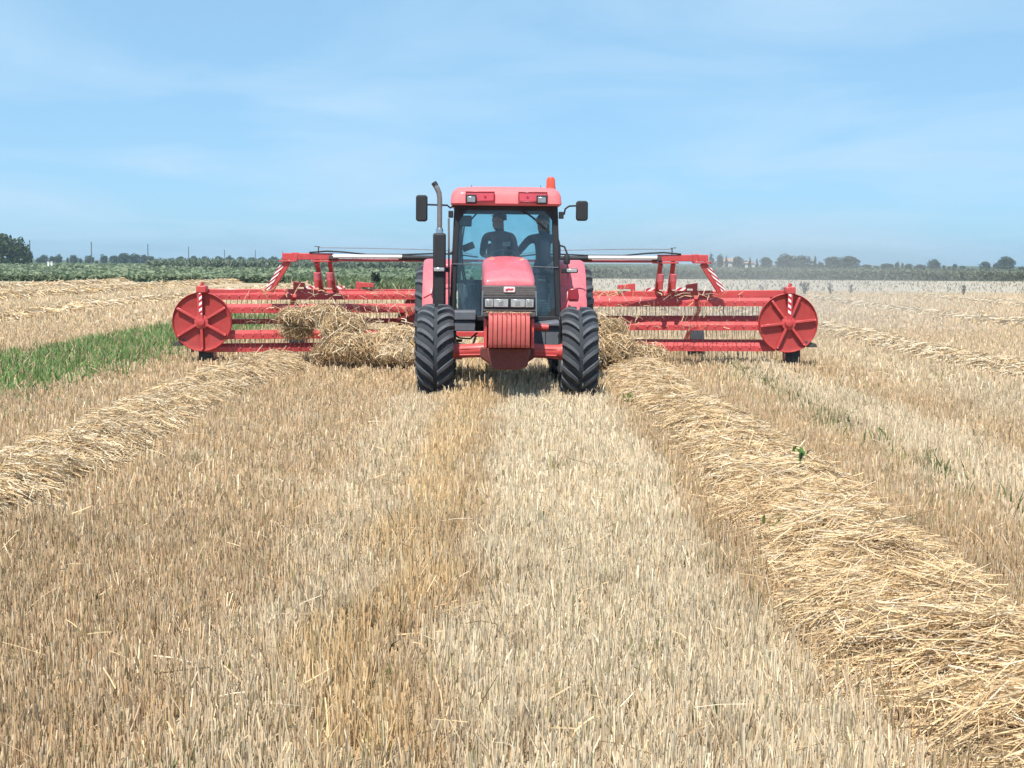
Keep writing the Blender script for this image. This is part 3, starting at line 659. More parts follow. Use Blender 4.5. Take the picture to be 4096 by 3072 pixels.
M['pole'] = paint('weathered_pole_wood', (.10, .10, .11), .9, var=.2)
for k, (px, top, D) in enumerate(((128, 961, 520), (373, 968, 545), (598, 977, 600), (760, 987, 690), (903, 999, 790), (1026, 1000, 800), (1135, 1003, 850))):
    p = W(px, top, D); h = p.z
    lab = ['utility pole beside the dark tree clump', 'second utility pole from the left', 'third utility pole from the left', 'fourth utility pole from the left', 'fifth utility pole from the left', 'sixth utility pole from the left', 'utility pole tip behind the end of the left beam'][k]
    t = tag(empty('utility_pole', (p.x, D, 0)), lab, 'pole', 'utility poles on the left horizon')
    MB().tube([(0, 0, 0), (0, 0, h)], [.24, .17], 8).build('mast', M['pole'], t)
    MB().beam((-.35, 0, h - .45), (.35, 0, h - .45), .12, .14).build('crossarm', M['pole'], t)

M['plaster'] = paint('pale_house_plaster', (.62, .58, .54), .9, var=.06); M['whitewall'] = paint('white_wall', (.82, .81, .80), .9, var=.03)
M['rooftile'] = paint('faded_roof_tiles', (.36, .25, .20), .9, var=.15); M['pane'] = paint('dark_window_pane', (.05, .06, .07), .2); M['wallgrey'] = paint('grey_sheet_wall', (.42, .44, .47), .7, var=.08)
def house():
    D = 590; p = W(2935, 1050, D); s = FPX / D
    t = tag(empty('house', (p.x, D, 0)), 'pale hazy house with hipped roofs among the right horizon trees', 'house')
    MB().box(-7.2, 2.6, 0, 8, 0, 2.9).build('wall', M['plaster'], t); MB().box(4.3, 8.2, -1.5, 5, 0, 2.2).build('white_annex_wall', M['whitewall'], t)
    def hip(x0, x1, y0, y1, z0, z1, nm):
        i = (y1 - y0) / 2
        r = MB().add([(x0, y0, z0), (x1, y0, z0), (x1, y1, z0), (x0, y1, z0), (x0 + i, (y0 + y1) / 2, z1), (x1 - i, (y0 + y1) / 2, z1)], [(0, 1, 5, 4), (1, 2, 5), (2, 3, 4, 5), (3, 0, 4), (3, 2, 1, 0)]).build(nm, M['rooftile'], t)
        return r
    r = hip(-7.8, 3.2, -.6, 8.6, 2.9, 4.3, 'roof'); MB().box(-1.0, -.4, 3, 3.6, 3.8, 4.7).build('chimney', M['plaster'], r); hip(3.2, 8.8, -2, 5.5, 2.2, 3.4, 'annex_roof')
    for x in (-6, -3.6, -1.2, 1.2):
        w = MB().box(x, x + 1.0, -.06, .02, 1.0, 2.2).build('window', M['plaster'], t); MB().box(x + .1, x + .9, -.09, -.062, 1.1, 2.1).build('pane', M['pane'], w)
    MB().box(5.4, 6.4, -1.56, -1.5, 0, 1.9).build('door', M['rooftile'], t)
house()
D = 260; p = W(1598, 1050, D)
t = tag(empty('farm_shed', (p.x, D, 0)), 'pale block shed partly hidden left of the tractor fender', 'shed')
MB().box(-1.85, 1.55, 0, 6, 0, 2.6).build('wall', M['whitewall'], t); MB().box(1.56, 5.0, .3, 6, 0, 2.55).build('grey_wall', M['wallgrey'], t); MB().box(-2.0, 5.1, -.2, 6.2, 2.6, 2.75).build('roof', M['wallgrey'], t)
MB().box(-1.2, -.3, -.04, .01, 1.4, 2.1).build('window', M['wallgrey'], t)
for px, lab in ((200, 'left one of two tiny white posts before the horizon trees'), (213, 'right one of two tiny white posts before the horizon trees')):
    p = W(px, 1050, 240); t = tag(empty('marker_post', (p.x, 240, 0)), lab, 'post', 'white posts')
    MB().box(-.14, .14, -.1, .1, 0, 1.35).build('post', M['whitewall'], t); MB().box(-.18, .18, -.14, .14, 1.35, 1.42).build('cap', M['whitewall'], t)

# ------------------------------------------------------------------ the tractor (front axle at y = 0, nose towards -y)
TR = tag(empty('tractor', (-0.07, 18.8, -.02), (0, R(.1), R(1.5))), 'faded red four-wheel tractor with black chevron tyres coming towards the camera', 'tractor')

def wheel(name, x, y, z, Rw, Wd, nl, lug_h, sgn, rear=False):
    w = empty(name, (x, y, z), (R(random.uniform(0, 12)), 0, 0), TR)
    rr, hw, rb = Rw * .58, Wd / 2, Rw - lug_h
    prof = [(-hw * .78, rr), (-hw * .92, rr + .02), (-hw, rr + (rb - rr) * .45), (-hw * .99, rr + (rb - rr) * .72), (-hw * .92, rb - .055), (-hw * .72, rb - .018), (-hw * .35, rb - .004), (0, rb), (hw * .35, rb - .004), (hw * .72, rb - .018), (hw * .92, rb - .055), (hw * .99, rr + (rb - rr) * .72), (hw, rr + (rb - rr) * .45), (hw * .92, rr + .02), (hw * .78, rr), (-hw * .78, rr)]
    MB().lathe(prof, 'x', 56).build('tyre', M['tyre'], w, smooth=40)
    MB().lathe([(-hw * .8, rr + .01), (-hw * .82, rr - .02), (-hw * .55, rr - .035), (-.02 * sgn, rr - .05), (.01 * sgn, rr * .55), (.05 * sgn, rr * .5), (.05 * sgn, .001)], 'x', 40).lathe([(-.02 * sgn, rr - .05), (hw * .55, rr - .035), (hw * .82, rr - .02), (hw * .8, rr + .01)], 'x', 40).build('rim', M['rim'], w, smooth=40)
    MB().lathe([(sgn * .04, .001), (sgn * .16, .05), (sgn * .16, .14), (sgn * .02, .17)], 'x', 20).build('hub', M['axle'], w, smooth=40)
    # lug: from the tread centre out to the shoulder, outer end leading upward at the front
    def lug_mesh(side, delta):
        rings = []; n = 7
        for k in range(n):
            t = k / (n - 1); xx = .026 + (hw * 1.02 - .026) * t; ph = delta * (t ** .8)
            drop = .06 * max(0, (t - .55) / .45) ** 2; base = rb - .03 - drop; top = rb + lug_h - .030 * t ** 2 - drop * .9
            wd = (.026 if not rear else .030) * (1.05 if k < n - 1 else .9); wt = wd * .82
            if k == 0: wt *= .9
            ring = []
            for rad, half in ((base, wd), (top, wt), (top, -wt), (base, -wd)):
                a = ph + half / rad * 1.2
                ring.append((side * xx, -rad * math.cos(a), rad * math.sin(a)))
            rings.append(ring)
        me = MB().loft(rings).mesh('lug', 30); me.materials.append(M['lug']); return me
    delta = .29 if not rear else .30
    L1, L2 = lug_mesh(1, delta), lug_mesh(-1, delta)
    for k in range(nl):
        for me, off in ((L1, 0), (L2, .5)):
            o = obj_from('lug', me, None, w); o.rotation_euler = (-2 * math.pi * (k + off) / nl, 0, 0)
    return w
for s in (-1, 1):
    wheel('front_wheel', .953 * s, 0, .625 - .011 * s, .635, .475, 21, .046, s)
    wheel('rear_wheel', 1.03 * s, 2.78, .90, .91, .60, 22, .05, s, True)

# front axle
for s in (-1, 1):
    MB().tube([(.27 * s, 0, .66), (.55 * s, 0, .64), (.72 * s, 0, .635)], [.102, .092, .10], 18).build('axle_tube', M['axle'], TR, smooth=40)
    MB().lathe([(.70 * s, .05), (.70 * s, .105), (.76 * s, .12), (.80 * s, .12), (.82 * s, .09)], 'x', 24, (0, 0, .635)).build('knuckle', M['axle'], TR, smooth=40)
    MB().tube([(.28 * s, .16, .60), (.68 * s, .17, .60)], .022, 10).build('steering_rod', M['steel'], TR, smooth=40)
    for zz in (.60, .685): MB().tube([(.30 * s, -.082, zz), (.66 * s, -.084, zz - .01)], .014, 8).build('axle_rib', M['axle'], TR, smooth=40)
MB().prism([(-.36, .70), (.36, .70), (.36, .56), (.16, .42), (-.16, .42), (-.36, .56)], -.16, .18, 'y').build('axle_housing', M['housing'], TR, bevel=.02)

# suitcase weights
for k in range(9):
    x0 = -.262 + k * .0585
    prof = [(-1.16, .76), (-1.19, .80), (-1.20, 1.05), (-1.185, 1.13), (-1.15, 1.165), (-1.05, 1.19), (-.95, 1.19), (-.95, 1.12), (-1.02, 1.10), (-1.02, 1.04), (-.86, 1.02), (-.82, .95), (-.82, .82), (-.90, .74)]
    MB().prism(prof, x0, x0 + .052).build('weight', M['weight'], TR, bevel=.008)
    MB().box(x0 + .016, x0 + .036, -1.14, -1.10, 1.165, 1.20).build('weight_grip', M['weight'], TR, bevel=.006)
MB().box(-.275, .275, -.95, -.70, 1.035, 1.10).build('weight_bracket', M['axle'], TR, bevel=.01)
MB().prism([(-.29, .74), (.29, .74), (.24, .50), (.12, .46), (-.12, .46), (-.24, .50)], -.93, -.3, 'y').build('front_frame', M['housing'], TR, bevel=.02)
for s in (-1, 1): MB().box(s * .30 - .02, s * .30 + .02, -.95, -.5, .74, 1.12).build('frame_cheek', M['axle'], TR, bevel=.008)

# engine, chassis
MB().box(-.27, .27, -.7, 1.5, .62, 1.2).build('engine_block', M['black'], TR, bevel=.03)
MB().box(-.24, .24, 1.5, 3.1, .55, 1.15).build('gearbox', M['black'], TR, bevel=.03)
MB().tube([(-.75, 2.78, .9), (.75, 2.78, .9)], .13, 16).build('rear_axle', M['black'], TR, smooth=40)
MB().box(-.75, -.42, .75, 1.45, 1.02, 1.145).build('battery_lid', M['grey'], TR, bevel=.015)
MB().box(-.74, -.43, .78, 1.42, .865, 1.015).build('battery_box', M['grey'], TR, bevel=.012)
MB().prism([(.34, .97), (.76, 1.02), (.76, .64), (.36, .64)], .75, 1.9, 'y').build('fuel_tank', M['grey'], TR, bevel=.02)
MB().box(.545, .553, .735, .748, .64, .985).build('tank_seam', M['black'], TR)
MB().box(.335, .74, .70, .748, .955, .985).build('tank_strap', M['grey'], TR, bevel=.005)
MB().tube([(.30, .1, .965), (.46, .08, .965), (.56, .07, .96)], [.05, .047, .042], 16).build('steering_cylinder', M['axle'], TR, smooth=40)
MB().tube([(-.72, .9, .80), (-.70, .9, .70), (-.58, .9, .655), (-.46, .9, .68), (-.42, .9, .80)], .016, 8).build('hose', M['pipe'], TR, smooth=60)
MB().tube([(-.74, 1.0, .82), (-.66, 1.0, .76), (-.5, 1.0, .75), (-.4, 1.0, .84)], .012, 8).build('hose', M['black'], TR, smooth=60)
for s in (-1, 1):
    for k in range(3): MB().box(s * .82 - .2, s * .82 + .2, 1.5 + .04 * k, 1.75 + .04 * k, .42 + .25 * k, .45 + .25 * k).build('step', M['black'], TR, bevel=.008)

# hood
def hood_ring(y, hw, zb, zt, r, crown=.015):
    pts = [(-hw, y, zb)]
    for k in range(7):
        a = math.pi - k / 6 * math.pi / 2; pts.append((-hw + r + r * math.cos(a), y, zt - r + r * math.sin(a) - 0))
    for k in range(1, 4): t = -1 + k / 2; pts.append(((hw - r) * t, y, zt + crown * (1 - t * t)))
    for k in range(7):
        a = math.pi / 2 - k / 6 * math.pi / 2; pts.append((hw - r + r * math.cos(a), y, zt - r + r * math.sin(a)))
    pts.append((hw, y, zb)); return pts
st = [(-.92, .300, 1.535, 1.56, .02), (-.90, .318, 1.53, 1.605, .05), (-.84, .326, 1.53, 1.665, .09), (-.70, .332, 1.53, 1.72, .12), (-.40, .338, 1.50, 1.765, .14), (.10, .340, 1.40, 1.82, .125), (.70, .340, 1.30, 1.87, .12), (1.28, .340, 1.25, 1.905, .12)]
MB().loft([hood_ring(*a) for a in st]).build('hood', M['hood'], TR, smooth=32)
MB().tube([(-.26, 1.29, 1.80), (-.20, 1.295, 1.885), (0, 1.30, 1.91), (.20, 1.295, 1.885), (.26, 1.29, 1.80)], .013, 8).build('hood_seal', M['black'], TR, smooth=60)
MB().lathe([(1.84, .001), (1.845, .013), (1.83, .016)], 'z', 10, (0, -.05, -.03)).build('hood_bolt', M['redlens'], TR)
MB().prism([(-.92, 1.545), (-.985, 1.46), (-1.02, 1.14), (.5, 1.14), (.5, 1.40), (-.6, 1.50)], -.345, .345).build('grille_body', M['grille'], TR, bevel=.025)
GR = MB().box(-.335, .335, -1.028, -.98, 1.145, 1.20).build('grille', M['grille'], TR, bevel=.008)
for z, yy, hh in ((1.225, -1.026, .010), (1.395, -1.008, .010), (1.425, -1.000, .016), (1.450, -.998, .016), (1.475, -.992, .018), (1.505, -.972, .016)):
    MB().box(-.335, .335, yy, yy + .06, z - hh, z + hh).build('slat', M['grille'], GR, bevel=.004)
for s in (-1, 1): MB().beam((s * .345, -1.03, 1.15), (s * .338, -.985, 1.47), .02, .03).build('grille_edge', M['grey'], TR, bevel=.005)
MB().box(-.322, .322, -1.032, -1.0, 1.245, 1.385).build('headlight_frame', M['black'], TR, bevel=.01)
for x0, x1 in ((-.308, -.204), (-.198, -.014), (.018, .198), (.204, .308)):
    h = MB().box(x0, x1, -1.046, -1.034, 1.266, 1.366).build('headlight', M['lens'], TR, bevel=.006)
    cx0 = (x0 + x1) / 2
    MB().box(cx0 - .032, cx0 + .030, -1.049, -1.0465, 1.285, 1.345).build('reflector_bowl', M['reflector'], h, bevel=.004)
for x in (-.006, .010): MB().box(x - .004, x + .004, -1.048, -1.034, 1.266, 1.37).build('divider', M['black'], TR)
BD = MB().prism([(-.072, 1.462), (-.064, 1.452), (.064, 1.452), (.072, 1.462), (.072, 1.512), (.064, 1.522), (-.064, 1.522), (-.072, 1.512)], -1.012, -.99, 'y').build('badge', M['badge'], TR, bevel=.004)
MB().prism([(-.05, 1.476), (-.035, 1.470), (-.005, 1.488), (.012, 1.480), (.045, 1.486), (.052, 1.497), (.040, 1.504), (.010, 1.496), (-.008, 1.506), (-.030, 1.496), (-.048, 1.492)], -1.018, -1.0125, 'y').build('emblem', M['badge_red'], BD)

# cab frame
def quad_post(p0, p1, w, d): return MB().beam(p0, p1, w, d, (0, 1, 0))
ZB, ZT = 1.06, 2.655
for s in (-1, 1):
    quad_post((s * .765, 1.40, ZB), (s * .700, 1.47, ZT), .085, .09).build('front_pillar', M['black'], TR, bevel=.015)
    quad_post((s * .79, 2.25, ZB), (s * .725, 2.25, ZT), .06, .06).build('door_pillar', M['black'], TR, bevel=.01)
    quad_post((s * .70, 2.95, 1.5), (s * .66, 2.95, ZT), .07, .07).build('rear_pillar', M['black'], TR, bevel=.01)
    MB().add([(s * .785, 1.44, ZB + .06), (s * .795, 2.25, ZB + .06), (s * .728, 2.25, ZT), (s * .715, 1.50, ZT)], [(0, 1, 2, 3)]).build('door_glass', M['glass'], TR)
    MB().add([(s * .795, 2.28, 1.75), (s * .715, 2.93, 1.75), (s * .665, 2.93, ZT), (s * .728, 2.28, ZT)], [(0, 1, 2, 3)]).build('side_glass', M['glass'], TR)
MB().box(-.70, .70, 1.43, 1.50, 2.575, 2.655).build('windscreen_header', M['black'], TR, bevel=.012)
MB().box(-.80, .80, 1.36, 2.9, .985, 1.065).build('cab_sill', M['black'], TR, bevel=.015)
MB().box(-.67, .67, 2.92, 2.98, 2.57, 2.655).build('rear_header', M['black'], TR, bevel=.01)
MB().box(-.70, .70, 2.92, 2.98, 1.5, 1.56).build('rear_sill', M['black'], TR, bevel=.01)
MB().box(-.70, .70, 2.90, 2.96, 1.06, 1.5).build('rear_panel', M['interior'], TR, bevel=.01)
MB().box(-.76, .76, 1.42, 2.9, 1.068, 1.085).build('cab_floor', M['interior'], TR)
MB().add([(-.725, 1.405, ZB + .01), (.725, 1.405, ZB + .01), (.660, 1.465, 2.578), (-.660, 1.465, 2.578)], [(0, 1, 2, 3)]).build('windscreen', M['glass'], TR)
MB().add([(-.665, 2.955, 1.56), (.665, 2.955, 1.56), (.628, 2.955, 2.572), (-.628, 2.955, 2.572)], [(0, 1, 2, 3)]).build('rear_window', M['glass'], TR)
for s in (-1, 1):
    MB().prism([(s * .70, 2.58), (s * .56, 2.58), (s * .66, 2.44), (s * .70, 2.40)], 1.425, 1.455, 'y').build('corner_gusset', M['black'], TR)
    MB().prism([(s * .73, 1.065), (s * .60, 1.065), (s * .72, 1.20)], 1.375, 1.395, 'y').build('corner_gusset', M['black'], TR)
MB().tube([(-.76, 1.375, 1.80), (-.36, 1.372, 1.798), (.36, 1.372, 1.772), (.76, 1.375, 1.762)], .007, 8).build('windscreen_seam', M['grey'], TR, smooth=60)

# roof
def rrect(hx, y0, y1, z, r, n=6):
    pts = []
    for cxx, cyy, a0 in ((hx - r, y1 - r, 0), (-hx + r, y1 - r, 90), (-hx + r, y0 + r, 180), (hx - r, y0 + r, 270)):
        for k in range(n + 1): a = R(a0 + 90 * k / n); pts.append((cxx + r * math.cos(a), cyy + r * math.sin(a), z))
    return pts
RF = MB().loft([rrect(.770, 1.28, 3.08, 2.640, .10), rrect(.795, 1.25, 3.10, 2.665, .12), rrect(.785, 1.265, 3.09, 2.78, .14), rrect(.755, 1.30, 3.06, 2.85, .16), rrect(.70, 1.37, 3.0, 2.895, .18), rrect(.55, 1.55, 2.8, 2.915, .2), rrect(.2, 1.9, 2.5, 2.925, .15)]).build('roof', M['cabroof'], TR, smooth=38)
for s in (-1, 1):
    a, b = sorted((s * .175, s * .575))
    MB().box(a, b, 1.232, 1.275, 2.695, 2.825).build('lamp_recess', M['recess'], RF, bevel=.012)
    for (u0, u1, v0, v1) in ((a - .008, b + .008, 2.82, 2.832), (a - .008, b + .008, 2.688, 2.70), (a - .008, a + .006, 2.70, 2.82), (b - .006, b + .008, 2.70, 2.82)):
        MB().box(u0, u1, 1.225, 1.262, v0, v1).build('recess_rim', M['redlens'], RF, bevel=.003)
    MB().lathe([(1.226, .001), (1.226, .016), (1.235, .016)], 'y', 12, (s * .30, 0, 2.755)).build('recess_plug', M['redlens'], RF)
    wl_ = MB().box(s * .50 - .075, s * .50 + .075, 1.165, 1.232, 2.655, 2.782).build('work_light', M['black'], RF, bevel=.012)
    MB().box(s * .50 - .058, s * .50 + .058, 1.155, 1.168, 2.675, 2.755).build('work_light_lens', M['reflector'], RF, bevel=.008)
    MB().tube([(s * .50, 1.55, 2.88), (s * .50, 1.55, 2.94)], .006, 6).build('roof_pin', M['grey'], RF)
MB().lathe([(2.86, .080), (2.875, .082), (2.88, .072), (2.99, .067), (3.03, .048), (3.045, .001)], 'z', 20, (.70, 2.6, .09)).build('beacon', M['amber'], TR, smooth=40)
MB().tube([(.74, 2.6, 2.80), (.70, 2.6, 2.90), (.66, 2.6, 2.95)], .022, 8).build('beacon_bracket', M['black'], TR, smooth=50)

# exhaust and muffler on the left of the cab
MB().tube([(-.945, 1.18, 2.16), (-.945, 1.18, 2.72), (-.955, 1.18, 2.80), (-.985, 1.18, 2.87), (-1.02, 1.19, 2.925)], [.036, .036, .037, .038, .038], 16).build('exhaust_pipe', M['pipe'], TR, smooth=50)
MB().tube([(-1.00, 1.185, 2.90), (-1.03, 1.193, 2.945)], [.0405, .0405], 16, False).build('exhaust_tip', M['black'], TR, smooth=50)
MB().lathe([(2.22, .05), (2.28, .052), (2.31, .04)], 'z', 16, (-.945, 1.18, 0)).build('exhaust_clamp', M['steel'], TR, smooth=40)
MB().box(-1.035, -.855, 1.06, 1.30, 1.06, 2.235).build('muffler', M['black'], TR, bevel=.03)
MB().tube([(-.82, 1.36, 2.45), (-.815, 1.36, 1.9), (-.81, 1.36, 1.2)], .014, 8).build('grab_rail', M['pipe'], TR, smooth=50)
for zz in (1.95, 1.30): MB().tube([(-.815, 1.36, zz), (-.765, 1.40, zz + .02)], .010, 6).build('rail_bracket', M['black'], TR)

# mirrors
def mirror(s, x0, x1, z0, z1, arm):
    MB().tube(arm, .013, 8).build('mirror_arm', M['black'], TR, smooth=50)
    m = MB().prism([(x0 + .02, z0), (x1 - .02, z0), (x1, z0 + .03), (x1, z1 - .03), (x1 - .02, z1), (x0 + .02, z1), (x0, z1 - .03), (x0, z0 + .03)], 1.25, 1.33, 'y').build('mirror_housing', M['black'], TR, bevel=.02)
    MB().box(x0 + .02, x1 - .02, 1.332, 1.338, z0 + .03, z1 - .03).build('mirror_glass', M['mirror'], m)
    return m
mirror(-1, -1.285, -1.12, 2.40, 2.775, [(-1.13, 1.29, 2.64), (-.84, 1.33, 2.635), (-.80, 1.36, 2.60), (-.75, 1.42, 2.63)])
mirror(1, .995, 1.165, 2.43, 2.715, [(1.01, 1.29, 2.645), (.90, 1.32, 2.64), (.845, 1.34, 2.60), (.83, 1.36, 2.52)])
for s in (-1, 1):
    MB().box(s * .79 - .035, s * .79 + .035, 1.34, 1.42, 2.46, 2.56).build('mirror_mount', M['black'], TR, bevel=.01)
# wiper
MB().tube([(.20, 1.395, 2.60), (.36, 1.375, 2.49), (.42, 1.37, 2.45)], .012, 8).build('wiper_arm', M['black'], TR, smooth=50)
MB().beam((.29, 1.378, 2.545), (.63, 1.370, 2.27), .016, .022).build('wiper_blade', M['black'], TR)
# right hand loop and cable
MB().tube([(.775, 1.36, 2.08), (.84, 1.33, 2.06), (.875, 1.32, 1.97), (.885, 1.32, 1.86)], .014, 8).build('grab_handle', M['black'], TR, smooth=50)
MB().lathe([(1.83, .02), (1.84, .045), (1.92, .05), (1.97, .03)], 'z', 12, (.875, 1.32, -.02)).build('cable_boot', M['black'], TR, smooth=40)
MB().tube([(.885, 1.32, 1.84), (.90, 1.31, 1.6), (.905, 1.31, 1.35), (.87, 1.32, 1.22), (.80, 1.34, 1.16)], .009, 8).build('cable', M['redlens'], TR, smooth=50)

# rear fenders
for s in (-1, 1):
    rings = []
    for k in range(25):
        a = R(10 + 140 * k / 24); rr = .985
        o = [(.78, rr), (.80, rr + .012), (1.17, rr + .012), (1.215, rr - .01), (1.215, rr - .06), (1.195, rr - .06), (1.19, rr - .025), (.78, rr - .025)]
        rings.append([(s * x, 2.78 - q * math.cos(a), .88 + q * math.sin(a)) for x, q in o])
    f = MB().loft(rings).build('fender', M['hood'], TR, smooth=35)
    MB().box(*sorted((s * .79, s * .90)), 2.0, 3.3, 1.10, 1.80).build('fender_inner', M['hood'], TR, bevel=.02)
    MB().beam((s * .80, 1.36, 1.72), (s * .95, 1.34, 1.72), .05, .07).build('lamp_arm', M['black'], TR, bevel=.008)
    lm = MB().box(*sorted((s * .86, s * 1.035)), 1.02 if s < 0 else 1.27, 1.05 if s < 0 else 1.33, 1.685, 1.755).build('marker_lamp', M['black'], TR, bevel=.02)
    y_ = 1.008 if s < 0 else 1.255
    MB().box(*sorted((s * .872, s * 1.02)), y_, y_ + .02, 1.695, 1.748).build('marker_lens', M['lens'], lm, bevel=.015)
MB().prism([(x_ - .03, z_ + .10) for x_, z_ in ((.98, 1.19), (1.10, 1.19), (1.115, 1.21), (1.115, 1.34), (1.10, 1.36), (.99, 1.35), (.965, 1.32), (.965, 1.21))], 1.84, 1.93, 'y').build('fender_reflector', M['redlens'], TR, bevel=.01)
MB().beam((-1.19, 1.775, 1.30), (-1.0, 1.70, 1.40), .012, .02).build('fender_stay', M['redlens'], TR)

# interior
ST = MB().box(-.28, .24, 2.35, 2.80, 1.45, 1.58).build('seat', M['cloth_seat'], TR, bevel=.04)
MB().box(-.26, .22, 2.74, 2.87, 1.55, 2.12).build('seat_backrest', M['cloth_seat'], TR, bevel=.04)
MB().box(-.2, .16, 2.4, 2.75, 1.085, 1.45).build('seat_base', M['interior'], TR, bevel=.02)
MB().box(.36, .70, 2.35, 2.75, 1.35, 1.47).build('passenger_seat', M['cloth_seat'], TR, bevel=.03)
MB().box(.44, .66, 2.4, 2.7, 1.085, 1.35).build('passenger_seat_base', M['interior'], TR, bevel=.02)
DB = MB().prism([(1.43, 1.09), (1.43, 1.72), (1.55, 1.84), (1.72, 1.80), (1.70, 1.09)], -.26, .24).build('dashboard', M['interior'], TR, bevel=.03)
SW = MB().add([], [])
ring = [( .21 * math.cos(a) , .0, .21 * math.sin(a)) for a in np.linspace(0, 2 * math.pi, 33)]
tilt = Matrix.Rotation(R(-58), 3, 'X')
SWo = MB().tube([tuple(tilt @ Vector(q) + Vector((-.02, 1.88, 1.90))) for q in ring], .016, 8, False).build('steering_wheel', M['interior'], TR, smooth=60)
MB().tube([(-.02, 1.88, 1.90), (-.02, 1.66, 1.70)], .035, 10).build('steering_column', M['black'], SWo, smooth=50)
for a in (R(90), R(210), R(330)):
    q = tilt @ Vector((.2 * math.cos(a), 0, .2 * math.sin(a))) + Vector((-.02, 1.88, 1.90)); MB().tube([(-.02, 1.88, 1.90), q], .012, 6).build('spoke', M['interior'], SWo)
IM = MB().box(-.665, -.49, 1.50, 1.54, 2.34, 2.50).build('interior_mirror', M['interior'], TR, bevel=.03)
MB().tube([(-.50, 1.52, 2.44), (-.42, 1.5, 2.53), (-.38, 1.5, 2.57)], .012, 6).build('interior_mirror_arm', M['black'], IM)
for x0, x1 in ((-.665, -.64), (-.60, -.615)):
    MB().tube([(x0, 1.55, 2.34), (x1 - .02, 1.55, 2.05), (x1, 1.55, 1.75), (x1 + .06, 1.55, 1.5)], .012, 6).build('hanging_cable', M['black'], TR, smooth=60)
mo = MB().box(-.09, .09, -.03, .03, -.05, .05).build('monitor', M['black'], TR, bevel=.01, loc=(-.54, 1.55, 2.05)); mo.rotation_euler = (0, R(-22), 0)
for k in range(5):
    z = 1.12 + k * .035
    MB().loft([rrect(.17 - .015 * k, 1.50, 1.75, z + .002, .05), rrect(.185 - .015 * k, 1.48, 1.77, z + .016, .05), rrect(.16 - .015 * k, 1.5, 1.75, z + .032, .05)]).build('folded_sack', M['bag'], TR, smooth=50, loc=(.48 + .01 * (k % 2), 0, 0))
LV = MB().tube([(-.50, 2.0, 1.09), (-.47, 2.0, 1.35), (-.49, 1.98, 1.55)], .013, 8).build('gear_lever', M['black'], TR, smooth=60)
MB().lathe([(1.54, .01), (1.56, .028), (1.60, .026), (1.615, .001)], 'z', 10, (-.49, 1.98, 0)).build('lever_knob', M['black'], LV, smooth=50)
MB().box(-.62, -.42, 2.1, 2.8, 1.085, 1.5).build('side_console', M['interior'], TR, bevel=.03)

# ------------------------------------------------------------------ the two people in the cab
def skin_mesh(name, joints, bones, sub=2):
    """joints: {key: ((x,y,z), radius or (rx,ry))}, bones: [(a,b)]"""
    keys = list(joints); me = bpy.data.meshes.new(name)
    me.from_pydata([joints[k][0] for k in keys], [(keys.index(a), keys.index(b)) for a, b in bones], []); o = bpy.data.objects.new(name, me); col.objects.link(o)
    bm = bmesh.new(); bm.from_mesh(me); lay = bm.verts.layers.skin.verify(); bm.verts.ensure_lookup_table()
    for i, k in enumerate(keys):
        r = joints[k][1]; bm.verts[i][lay].radius = (r, r) if not isinstance(r, tuple) else r; bm.verts[i][lay].use_root = (i == 0)
    bm.to_mesh(me); bm.free()
    o.modifiers.new('skin', 'SKIN').use_smooth_shade = True
    ss = o.modifiers.new('sub', 'SUBSURF'); ss.levels = ss.render_levels = sub
    dg = bpy.context.evaluated_depsgraph_get(); ev = o.evaluated_get(dg); out = bpy.data.meshes.new_from_object(ev)
    bpy.data.objects.remove(o); out.name = name; return out

